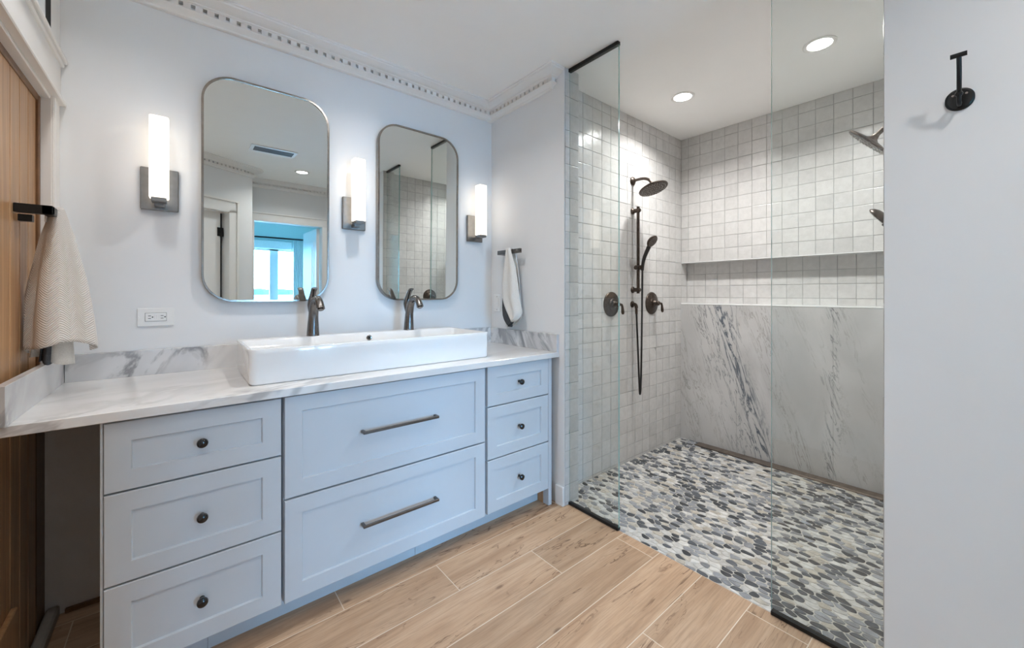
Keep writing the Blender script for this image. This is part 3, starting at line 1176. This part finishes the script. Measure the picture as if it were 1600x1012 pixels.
def left_towel():
    t = thing('hand_towel', (-2.01, -.29, 1.5), 'cream herringbone hand towel hanging over the left end of the countertop', 'towel')
    rnd = random.Random(5)
    NR, NC = 40, 97
    cx0, cy0 = -2.022, -.285

    def ring(tt, ztop, zlow, scale=1.0, phase=0.0):
        # outline half width and depth of the gathered cloth at height fraction tt
        wl = np.interp(tt, [0, .04, .12, .22, .52, .81, 1], [.009, .013, .022, .033, .055, .068, .071]) * scale
        wr = np.interp(tt, [0, .04, .12, .22, .52, .81, 1], [.011, .016, .025, .036, .060, .074, .080]) * scale
        dp = np.interp(tt, [0, .06, .3, .7, 1], [.022, .025, .036, .050, .058]) * scale
        pts = []
        for k in range(NC):
            a = k / (NC - 1)
            # open sheet: back left -> front ridge -> back right
            th = math.pi * (1.16 - 1.32 * a)
            cxx = math.cos(th)
            x = cx0 + (cxx * (wl if cxx < 0 else wr))
            y = cy0 - math.sin(th) * dp
            fold = (math.sin(a * 5.0 * math.pi + .8 * math.sin(tt * 3) + phase) * .0085 + math.sin(a * 13.0 + tt * 2) * .0035) * min(1, tt * 1.6)
            x += fold * math.cos(th)
            y -= fold * math.sin(th) * .8
            hem = .030 * max(0, 1 - abs(2 * a - 1.12)) + .005 * math.sin(a * 11)
            zb = zlow + hem * 1.3
            z = ztop + (zb - ztop) * tt
            pts.append((max(x, -2.0905), y, z))
        return pts
    m = MB()
    rows = [ring((k / (NR - 1)) ** 1.05, 1.522, 1.036) for k in range(NR)]
    m.grid(rows)
    m.uv = [(k / (NC - 1), 1 - r / (NR - 1)) for r in range(NR) for k in range(NC)]
    o = m.build('front_layer', M['towel'], t, fix=False)
    sm = o.modifiers.new('thickness', 'SOLIDIFY')
    sm.thickness = .004
    # inner fold that hangs lower, with the grey woven stripe on its left
    def inner(x0, x1, yb, zlow_l, zlow_r, ztop):
        rows = []
        for r in range(16):
            tt = r / 15
            row = []
            for k in range(25):
                a = k / 24
                w0 = .25 + .75 * tt
                xc = -2.022 + ((x0 + (x1 - x0) * a) + 2.022) * w0
                zl = zlow_l + (zlow_r - zlow_l) * a + .006 * math.sin(a * 7)
                row.append((max(xc, -2.091), yb + .012 * math.sin(a * 8) * tt - .01 * tt, ztop + (zl - ztop) * tt))
            rows.append(row)
        return rows
    m = MB()
    m.grid(inner(-2.086, -1.985, -.262, 1.024, .988, 1.46))
    m.uv = [(k / 24 * .7, 1 - r / 15) for r in range(16) for k in range(25)]
    o = m.build('back_layer', M['towel_plain'], t, fix=False)
    sm = o.modifiers.new('thickness', 'SOLIDIFY')
    sm.thickness = .004
    m = MB()
    m.grid(inner(-2.064, -2.034, -.275, 1.008, 1.000, 1.40))
    o = m.build('grey_stripe', M['towel_grey'], t, fix=False)
    o['label'] = 'dark grey woven stripe near the hem'
    sm = o.modifiers.new('thickness', 'SOLIDIFY')
    sm.thickness = .003
    # loop over the bar
    m = MB()
    lp = []
    for k in range(13):
        a = math.pi * k / 12
        lp.append([(-2.030 + .0165 * math.cos(a), y, 1.500 + .0215 * math.sin(a) - (0 if 0 < k < 12 else .03)) for y in (-.312, -.30, -.285, -.27, -.258)])
    m.grid(lp)
    m.uv = [(.4 + .05 * j, 1 - .01 * k) for k in range(13) for j in range(5)]
    o = m.build('loop', M['towel'], t, fix=False)
    sm = o.modifiers.new('thickness', 'SOLIDIFY')
    sm.thickness = .004


left_towel()


def right_towel():
    t = thing('hand_towel', (-.06, -.29, 1.5), 'white hand towel with a grey edge stripe hanging on the partition by the basin', 'towel')
    # outline read in the plane of the bar: (height, y on the left, y on the right)
    F = [(1.530, -.262, -.305), (1.505, -.258, -.310), (1.40, -.235, -.352), (1.30, -.222, -.372), (1.20, -.232, -.390), (1.16, -.250, -.400), (1.125, -.272, -.412), (1.100, -.292, -.404),
         (1.075, -.312, -.378), (1.058, -.330, -.340)]
    def sheet(F, x0, bulge, n=28, ph=0.0, amp=.008, nr=30):
        zs = np.linspace(F[0][0], F[-1][0], nr)
        rows = []
        zz = [f_[0] for f_ in F][::-1]
        for r, z in enumerate(zs):
            l = np.interp(z, zz, [f_[1] for f_ in F][::-1])
            q = np.interp(z, zz, [f_[2] for f_ in F][::-1])
            tt = r / (nr - 1)
            row = []
            for k in range(n):
                a = k / (n - 1)
                y = l + (q - l) * a
                x = x0 - bulge * math.sin(math.pi * a) * (.4 + .6 * tt) - amp * math.sin(a * 3.3 * math.pi + ph + tt) * (.25 + tt)
                row.append((min(x, -.006), y, z))
            rows.append(row)
        return rows
    m = MB()
    rows = sheet(F, -.071, .014)
    m.grid(rows)
    o = m.build('front_layer', M['towel_plain'], t, fix=False)
    o.modifiers.new('thickness', 'SOLIDIFY').thickness = .004
    # the stripe runs along the lower left border of the front layer
    S = [(1.205, -.214, -.226), (1.14, -.212, -.250), (1.09, -.218, -.280), (1.06, -.232, -.305), (1.03, -.262, -.322), (1.018, -.285, -.315)]
    m = MB()
    m.grid(sheet(S, -.066, .0, 10, 0, .0, 16))
    o = m.build('grey_stripe', M['towel_grey'], t, fix=False)
    o['label'] = 'grey woven stripe along the edge'
    o.modifiers.new('thickness', 'SOLIDIFY').thickness = .003
    m = MB().obox((-.0725, -.280, 1.030), (0, -.055, .026), (.003, 0, 0), (0, .006, -.0135))
    o = m.build('care_label', M['dark'], t, smooth=False)
    B = [(1.528, -.258, -.305), (1.40, -.232, -.340), (1.20, -.208, -.370), (1.08, -.200, -.375), (1.04, -.200, -.340), (1.012, -.214, -.262)]
    m = MB()
    m.grid(sheet(B, -.036, -.004, 24, 2.0, .005, 24))
    o = m.build('back_layer', M['towel_plain'], t, fix=False)
    o.modifiers.new('thickness', 'SOLIDIFY').thickness = .004
    lp = []
    m = MB()
    for k in range(13):
        a = math.pi * k / 12
        lp.append([(-.057 - .0135 * math.cos(a), y, 1.512 + .0165 * math.sin(a) - (0 if 0 < k < 12 else .02)) for y in (-.262, -.272, -.284, -.295, -.305)])
    m.grid(lp)
    o = m.build('loop', M['towel_plain'], t, fix=False)
    o.modifiers.new('thickness', 'SOLIDIFY').thickness = .003


right_towel()


# ------------------------------------------------------------------ shower glass
def glass_panel(y0, y1, label):
    t = thing('glass_panel', (GX, (y0 + y1) / 2, 0), label, 'glass panel', 'shower glass panels')
    e = .005
    m = MB()
    z0, z1 = .006, H - .012
    vs = [(GX + sx * e, y, z) for sx in (-1, 1) for y in (y0, y1) for z in (z0, z1)]
    m.add(vs, [(0, 1, 3, 2), (4, 6, 7, 5)], 0)
    m.add(vs, [(0, 4, 5, 1), (2, 3, 7, 6), (0, 2, 6, 4), (1, 5, 7, 3)], 1)
    m.build('pane', [M['glass'], M['glass_edge']], t, smooth=False)
    MB().box(GX - .011, GX + .011, y0, y1, 0.0005, .016, .001).build('bottom_channel', M['black'], t, smooth=False)
    MB().box(GX - .011, GX + .011, y0, y1, H - .020, H - .0005, .001).build('top_channel', M['black'], t, smooth=False)


glass_panel(-1.0575, YW - .0005, 'narrow clear glass panel fixed to the tiled end of the partition')
glass_panel(YE + .0005, -1.7600, 'clear glass panel fixed to the white wall at right')

# linear drain
t = thing('linear_drain', (1.53, -1.4, 0), 'long bronze linear drain along the foot of the marble wall', 'drain')
m = MB()
m.box(1.494, 1.583, YR + .02, -.745, .0005, .0065, .001)
m.build('channel', M['bronze'], t, smooth=False)
m = MB()
m.box(1.502, 1.575, YR + .03, -.753, .0062, .0085, .0008)
m.build('grate', plain('worn bronze grate', (0.20, 0.165, 0.14), .4, .7, grain=.2, scale=30), t, smooth=False)


# ------------------------------------------------------------------ shower fittings
def shower_set(yw, s, desc, group, tilt=19.3, reach=.170, drop=.085, far=0.0):
    """yw: wall plane; s: -1 when the fittings stand out towards -y."""
    xc = .867
    Y = lambda d: yw + s * d
    br = M['bronze']
    # rain head on its arm
    t = thing('rain_shower_head', (xc, yw, 2.07), desc['head'], 'shower head', group)
    MB().lathe([(.031, 0), (.031, .006), (.024, .014), (.014, .020)], (xc, Y(.0), 2.069), (0, s, 0), 32).build('flange', br, t)
    nv = Vector((0, s * math.sin(R(tilt)), -math.cos(R(tilt))))
    hc = Vector((xc, Y(reach), 2.070 - drop))
    jt = hc - nv * .036
    j2 = jt - nv * .045
    arm = bez((xc, Y(.01), 2.069), (xc, Y(reach * .55), 2.080), j2, jt, 14)
    m = MB().tube(arm, .0105, 18)
    m.build('arm', br, t)
    m = MB().lathe([(.011, -.040), (.015, -.030), (.018, -.022), (.030, -.013), (.062, -.008), (.094, -.003), (.1015, .002), (.1015, .008), (.098, .011), (.05, .0125), (.004, .013)], hc, nv, 48)
    hd = m.build('head', br, t)
    m = MB()
    u = Vector((1, 0, 0))
    v = nv.cross(u)
    for ring_, cnt in ((.022, 8), (.042, 14), (.062, 20), (.082, 28)):
        for k in range(cnt):
            a = 2 * math.pi * k / cnt
            c_ = hc + (u * math.cos(a) + v * math.sin(a)) * ring_
            m.cyl(c_ + nv * .0105, c_ + nv * .0155, .0030, 8)
    m.build('nozzles', plain('pale rubber nozzle', (0.50, 0.48, 0.45), .6), hd)
    # slide bar
    t = thing('slide_bar', (xc, yw, 1.55), desc['bar'], 'slide bar', group)
    MB().cyl((xc, Y(.048), 1.235), (xc, Y(.048), 1.872), .0112, 20).build('bar', br, t)
    for z in (1.845, 1.262):
        m = MB().lathe([(.024, 0), (.024, .006), (.018, .012), (.015, .016), (.015, .062), (.012, .066)], (xc, Y(0), z), (0, s, 0), 28)
        m.build('bracket', br, t)
    m = MB()
    m.cyl((xc - .030, Y(.048), 1.425), (xc + .030, Y(.048), 1.425), .0165, 22)
    m.cyl((xc, Y(.04), 1.425), (xc, Y(.088), 1.428), .0155, 22)
    m.build('slider', br, t)
    # hand shower in the slider
    t = thing('hand_shower', (xc, Y(.08), 1.43), desc['hand'], 'hand shower', group)
    path = crom([(xc, Y(.083), 1.402), (xc, Y(.086), 1.44), (xc, Y(.098 + far * .3), 1.49), (xc, Y(.118 + far * .65), 1.535), (xc, Y(.138 + far), 1.572)], 5)
    n = len(path)
    MB().tube(path, [.0105 + .005 * (k / (n - 1)) for k in range(n)], 20).build('handle', M['rubber'], t)
    nv2 = Vector((0, s * .80, -.60)).normalized()
    hc2 = Vector((xc, Y(.160 + far), 1.608))
    m = MB().lathe([(.006, -.022), (.022, -.019), (.038, -.010), (.046, .000), (.047, .006), (.043, .010), (.02, .0115), (.003, .012)], hc2, nv2, 36)
    hd = m.build('head', br, t)
    m = MB()
    v = nv2.cross(Vector((1, 0, 0)))
    for ring_, cnt in ((.012, 6), (.024, 12), (.035, 18)):
        for k in range(cnt):
            a = 2 * math.pi * k / cnt
            c_ = hc2 + (Vector((1, 0, 0)) * math.cos(a) + v * math.sin(a)) * ring_
            m.cyl(c_ + nv2 * .009, c_ + nv2 * .0135, .0019, 6)
    m.build('nozzles', plain('grey nozzle', (0.25, 0.24, 0.23), .5), hd)
    # hose from the wall elbow down and up to the hand shower
    t = thing('shower_hose', (xc, Y(.06), .5), desc['hose'], 'hose', group)
    path = crom([(xc - .004, Y(.036), 1.118), (xc, Y(.036), 1.05), (xc + .004, Y(.040), .90), (xc + .003, Y(.050), .70), (xc + .002, Y(.057), .56), (xc + .001, Y(.0605), .512), (xc, Y(.0635), .500),
                 (xc, Y(.0665), .512), (xc, Y(.070), .56), (xc, Y(.075), .75), (xc, Y(.079), 1.0), (xc, Y(.082), 1.25), (xc, Y(.083), 1.38), (xc, Y(.083), 1.403)], 8)
    MB().tube(path, .0068, 14).build('hose', M['rubber'], t)
    MB().cyl((xc - .004, Y(.036), 1.128), (xc - .003, Y(.036), 1.085), .0095, 16).build('nut', br, t)
    t = thing('hose_elbow', (xc - .004, yw, 1.15), desc['elbow'], 'hose outlet', group)
    MB().lathe([(.024, 0), (.024, .006), (.018, .010)], (xc - .004, Y(0), 1.155), (0, s, 0), 28).build('flange', br, t)
    MB().tube(bez((xc - .004, Y(.008), 1.155), (xc - .004, Y(.030), 1.157), (xc - .004, Y(.036), 1.150), (xc - .004, Y(.036), 1.128), 8), .0125, 18).build('elbow', br, t)
    # valves
    for vx, key in ((.609, 'valve_a'), (1.124, 'valve_b')):
        if key not in desc:
            continue
        t = thing('shower_valve', (vx, yw, 1.16), desc[key], 'shower valve', group)
        MB().lathe([(.087, 0), (.087, .004), (.083, .008), (.066, .011), (.062, .014), (.040, .016), (.036, .020), (.032, .022)], (vx, Y(0), 1.160), (0, s, 0), 48).build('escutcheon', br, t)
        MB().lathe([(.024, .018), (.024, .030), (.019, .036), (.016, .052), (.019, .058), (.016, .066), (.006, .070)], (vx, Y(0), 1.160), (0, s, 0), 28).build('hub', br, t)
        m = MB()
        m.tube(crom([(vx, Y(.058), 1.160), (vx + .018, Y(.066), 1.160), (vx + .030, Y(.070), 1.150), (vx + .034, Y(.072), 1.120), (vx + .036, Y(.073), 1.090)], 5),
               [.007, .0075, .0075, .007, .0075, .008, .0085, .009, .0095, .0085, .008, .008, .0085, .009, .0098, .0105, .011, .0112, .0108, .0095, .006], 16)
        m.build('lever', br, t)


shower_set(YS, -1, dict(head='bronze rain shower head on the left tiled wall, beyond the narrow glass',
                        bar='bronze slide bar on the left tiled shower wall',
                        hand='small dark hand shower resting in the slider on the left tiled wall',
                        hose='black hose looping down the left tiled wall below the hand shower',
                        elbow='small bronze hose outlet on the left tiled wall under the slide bar',
                        valve_a='round bronze shower valve seen behind the narrow glass panel edge',
                        valve_b='round bronze shower valve right of the slide bar on the left tiled wall'), 'shower fittings on the left wall')
shower_set(YR, 1, dict(head='bronze rain shower head poking out beside the right white wall',
                       bar='bronze slide bar on the hidden right shower wall',
                       hand='hand shower tip showing beside the right white wall, under the rain head',
                       hose='black hose hanging on the hidden right shower wall',
                       elbow='bronze hose outlet on the hidden right shower wall',
                       valve_a='round dark shower valve seen only in the mirror nearer the shower'), 'shower fittings on the right wall', 46, .227, .097, .034)


# ------------------------------------------------------------------ robe hook on the right wall
HX, HY, HZ = 0, -2.249, 1.787
t = thing('robe_hook', (HX, HY, HZ), 'dark bronze robe hook on the plain white wall at far right', 'hook')
m = MB()
base = [(0, p[0], p[1]) for p in rr(HY, HZ, .058, .062, .0288, 12)]
m.loft([[(-.0005, p[1], p[2]) for p in base], [(-.004, p[1], p[2]) for p in base],
        [(-.008, HY + (p[1] - HY) * .82, HZ + (p[2] - HZ) * .86) for p in base]], cap0=True, cap1=True)
m.build('base_plate', M['black'], t)
m = MB()
m.tube(crom([(-.006, HY, HZ + .014), (-.030, HY, HZ + .004), (-.060, HY - .001, HZ + .016), (-.085, HY - .002, HZ + .055), (-.098, HY - .002, HZ + .088)], 6), .0052, 14)
m.tube([(-.099, HY - .017, HZ + .0885), (-.099, HY + .014, HZ + .0885)], [.0062, .0062], 14)
m.build('upper_arm', M['black'], t)
m = MB()
m.tube(crom([(-.006, HY, HZ - .010), (-.025, HY, HZ - .022), (-.040, HY, HZ - .018), (-.046, HY, HZ - .002)], 6), .0048, 14)
m.lathe([(.002, -.008), (.0075, -.004), (.0085, .001), (.006, .006), (.001, .008)], (-.046, HY, HZ + .002), (0, 0, 1), 18)
m.build('lower_arm', M['black'], t)
for dy, dz in ((.013, .012), (-.013, .012)):
    MB().lathe([(.0032, 0), (.003, .0012), (.001, .0018)], (-.0078, HY + dy, HZ + dz), (-1, 0, 0), 12).build('screw', M['frame'], t)


# ------------------------------------------------------------------ ceiling lights and vent
def downlight(x, y, label, watts, color=(1.0, .985, .965)):
    t = thing('recessed_light', (x, y, H), label, 'ceiling light', 'recessed ceiling lights')
    MB().lathe([(.074, -.0005), (.074, .004), (.070, .0065), (.056, .0045), (.054, .001)], (x, y, H), (0, 0, -1), 48).build('trim_ring', M['white'], t)
    MB().lathe([(.055, 0), (.055, .0025), (.003, .0028)], (x, y, H), (0, 0, -1), 40).build('lens', M['lens'], t)
    lamp('lamp_glow', (x, y, H - .010), .105, watts, color, (0, 0, -1), 'DISK', spread=140, parent=t)


downlight(.867, -.975, 'lit recessed ceiling light in the shower, nearer the niche corner', SHOWER_W)
downlight(.877, -1.722, 'lit recessed ceiling light in the shower, seen through the right glass panel', SHOWER_W)
downlight(-.66, -2.78, 'lit recessed ceiling light seen only in the left mirror', DOWN_W * .6)
downlight(-1.90, -.72, 'recessed ceiling light above the left end of the vanity, out of frame', DOWN_W * .27)
downlight(-.93, -.72, 'recessed ceiling light above the right end of the vanity, out of frame', DOWN_W * .56)
downlight(-1.82, -1.95, 'recessed ceiling light above the doorway, out of frame', DOWN_W * .4)

t = thing('ceiling_vent', (-1.03, -2.17, H), 'dark slotted air vent in the ceiling, seen in the left mirror', 'vent')
m = MB()
m.box(-1.22, -.84, -2.27, -2.07, H - .008, H - .0005, .003)
m.build('frame', M['white'], t, smooth=False)
MB().box(-1.19, -.87, -2.235, -2.105, H - .010, H - .0075).build('opening', M['grille'], t, smooth=False)
m = MB()
for k in range(6):
    y = -2.225 + k * .022
    m.obox((-1.19, y, H - .0125), (.32, 0, 0), (0, .012, .004), (0, 0, .001))
m.build('louvre', plain('grey louvre', (.12, .12, .12), .5), t, smooth=False)

# ------------------------------------------------------------------ the rest of the room, seen in the mirrors
# diagonal wall with a cased doorway next to the camera
dv = (DB - DA)
DL = dv.length
du = dv / DL
dn = Vector((-du.y, du.x, 0))            # towards the room


def dg(m, s0, s1, n0, n1, z0, z1):
    m.obox(DA + du * s0 + dn * n0 + Vector((0, 0, z0)), du * (s1 - s0), dn * (n1 - n0), (0, 0, z1 - z0))
    return m


m = MB()
dg(m, -.12, .12, -.11, 0, 0, H)
dg(m, .905, DL, -.11, 0, 0, H)
dg(m, .12, .905, -.11, 0, 2.04, H)
struct(m.build('wall_diagonal', M['wall'], smooth=False))
m = MB()
dg(m, .885, .985, 0, .016, 0, 2.06)
dg(m, .965, .985, .016, .026, 0, 2.15)
dg(m, .04, .14, 0, .016, 0, 2.06)
dg(m, .04, .985, 0, .016, 2.03, 2.14)
dg(m, .04, .985, .0, .030, 2.14, 2.16)
dg(m, .885, .905, -.11, .0, 0, 2.04)
dg(m, .12, .905, -.11, 0, 2.02, 2.04)
struct(m.build('trim_4', M['white'], smooth=False))
m = MB()
dg(m, .14, .845, -.10, -.06, .01, 2.02)
do = struct(m.build('door_2', M['white'], smooth=False))
m = MB()
for zc in (1.82, .30):
    dg(m, .815, .872, -.062, -.050, zc - .045, zc + .045)
m.build('hinge', M['black'], do, smooth=False)
m = MB()
dg(m, .846, .884, -.10, -.09, .01, 2.02)
m.build('gap_shadow', M['grille'], do, smooth=False)
crown('trim_5', [(XL, -2.42, .56, .83), (DB.x, DB.y, .545 + .2, .839), (DB.x, DB.y, 1, 0)], PROF, [(DA.x, DA.y, DB.x - .02, DB.y + .013, dn.x, dn.y)], M['white'])

# wall behind the camera with the opening to the bedroom
OX0, OX1 = -1.03, -.27
m = MB()
m.box(-1.10, OX0, YF - .10, YF, 0, H)
m.box(OX1, TW, YF - .10, YF, 0, H)
m.box(OX0, OX1, YF - .10, YF, 2.05, H)
m.box(-1.20, -1.10, YF - .10, DB.y - .02, 0, H)
struct(m.build('wall_front', M['wall'], smooth=False))
m = MB()
m.box(OX0 - .068, OX0, YF, YF + .016, 0, 2.12, .003)
m.box(OX1, OX1 + .09, YF, YF + .016, 0, 2.12, .003)
m.box(OX0 - .068, OX1 + .09, YF, YF + .018, 2.05, 2.14, .003)
m.box(OX0 - .069, OX1 + .10, YF, YF + .030, 2.14, 2.155, .003)
struct(m.build('trim_6', M['white'], smooth=False))
crown('trim_7', [(-1.10, YF, 0, 1), (0, YF, 0, 1)], PROF, [(-1.08, YF, 0, YF, 0, 1)], M['white'])
m = MB()
m.box(-.315, -.275, YF - .86, YF - .10, .01, 2.04, .002)
for z0, z1 in ((.25, 1.0), (1.12, 1.88)):
    m.box(-.319, -.312, YF - .74, YF - .22, z0, z1, .003)
    m.box(-.323, -.316, YF - .66, YF - .30, z0 + .08, z1 - .08, .003)
d3 = struct(m.build('door_3', M['white'], smooth=False))
m = MB()
m.box(OX0 - .001, OX0 + .003, YF - .075, YF - .03, 1.08, 1.14)
m.build('strike_plate', M['black'], d3, smooth=False)

# bedroom
BY = -6.25
m = MB()
m.box(-3.2, -3.1, BY - .1, YF - .1, 0, H)
m.box(.35, .45, BY - .1, YF - .1, 0, H)
m.box(-3.2, .45, BY - .12, BY, 1.98, H)
m.box(-3.2, -1.30, BY - .12, BY, 0, 1.98)
m.box(.12, .45, BY - .12, BY, 0, 1.98)
m.box(-1.30, .12, BY - .12, BY, 0, .12)
m.box(-3.2, -1.10, YF - .14, YF - .10, 0, H)
m.box(TW, .45, YF - .14, YF - .10, 0, H)
struct(m.build('wall_bedroom', M['bedwall'], smooth=False))
struct(MB().box(-3.2, .45, BY, YF - .10, -.06, 0).build('floor_bedroom', M['floor'], smooth=False))
struct(MB().box(-3.2, .45, BY - .1, YF - .10, H, H + .08).build('ceiling_bedroom', M['bedwall'], smooth=False))
m = MB()
m.box(-1.30, .12, BY - .08, BY - .02, .12, .20, .004)
m.box(-1.30, .12, BY - .08, BY - .02, 1.90, 1.98, .004)
for x, wd in ((-1.30, .085), (-.90, .085), (-.465, .135), (.025, .095)):
    m.box(x, x + wd, BY - .08, BY - .02, .12, 1.98, .004)
w2 = struct(m.build('window_2', M['white'], smooth=False))
MB().box(-1.22, .06, BY - .055, BY - .05, .2, 1.9).build('pane', M['window_glass'], w2, smooth=False)
t = thing('curtain', (-.04, BY + .08, 0), 'white pleated curtain beside the bedroom window, seen in the left mirror', 'curtain')
rows = []
for z in np.linspace(.05, 2.10, 8):
    rows.append([(-.10 + .20 * k / 40, BY + .085 + .022 * math.sin(k * .95), z) for k in range(41)])
o = MB().grid(rows).build('cloth', M['curtain'], t, fix=False)
o.modifiers.new('thickness', 'SOLIDIFY').thickness = .003
t = thing('curtain_rod', (-.6, BY + .09, 2.15), 'black curtain rod above the bedroom window, seen in the left mirror', 'curtain rod')
MB().cyl((-1.5, BY + .09, 2.13), (.12, BY + .09, 2.13), .014, 14).build('rod', M['black'], t)
for x in (-1.40, .10):
    MB().cyl((x, BY, 2.13), (x, BY + .09, 2.13), .009, 10).build('bracket', M['black'], t)
t = thing('roller_shade', (-.6, BY + .03, 1.95), 'rolled white shade box over the bedroom window, seen in the left mirror', 'shade')
MB().box(-1.25, -.12, BY + .001, BY + .06, 1.93, 2.08, .01).build('cassette', M['curtain'], t, smooth=False)
# balcony and the water beyond
t = thing('balcony_railing', (-.6, -7.6, 0), 'thin white balcony railing beyond the bedroom window, seen in the left mirror', 'railing')
MB().box(-3.2, 2.0, -7.62, -7.57, 1.02, 1.06).build('handrail', M['railing'], t, smooth=False)
m = MB()
for k in range(48):
    x = -3.2 + k * .11
    m.box(x, x + .014, -7.60, -7.586, .02, 1.02)
m.build('balusters', M['railing'], t, smooth=False)
struct(MB().box(-3.4, 2.2, -7.8, BY - .12, -.15, 0).build('floor_balcony', M['railing'], smooth=False))
struct(MB().box(-300, 300, -300, -7.8, -5.2, -5.0).build('water', M['water'], smooth=False))
m = MB()
pts = []
rr_ = random.Random(2)
for k in range(121):
    x = -240 + k * 4
    pts.append((x, -260, -2.4 + 1.2 * rr_.random() + .5 * math.sin(k * .21)))
m.prism([(-240, -260, -5)] + pts + [(240, -260, -5)], (0, -12, 0))
struct(m.build('shoreline', M['shore'], smooth=False))
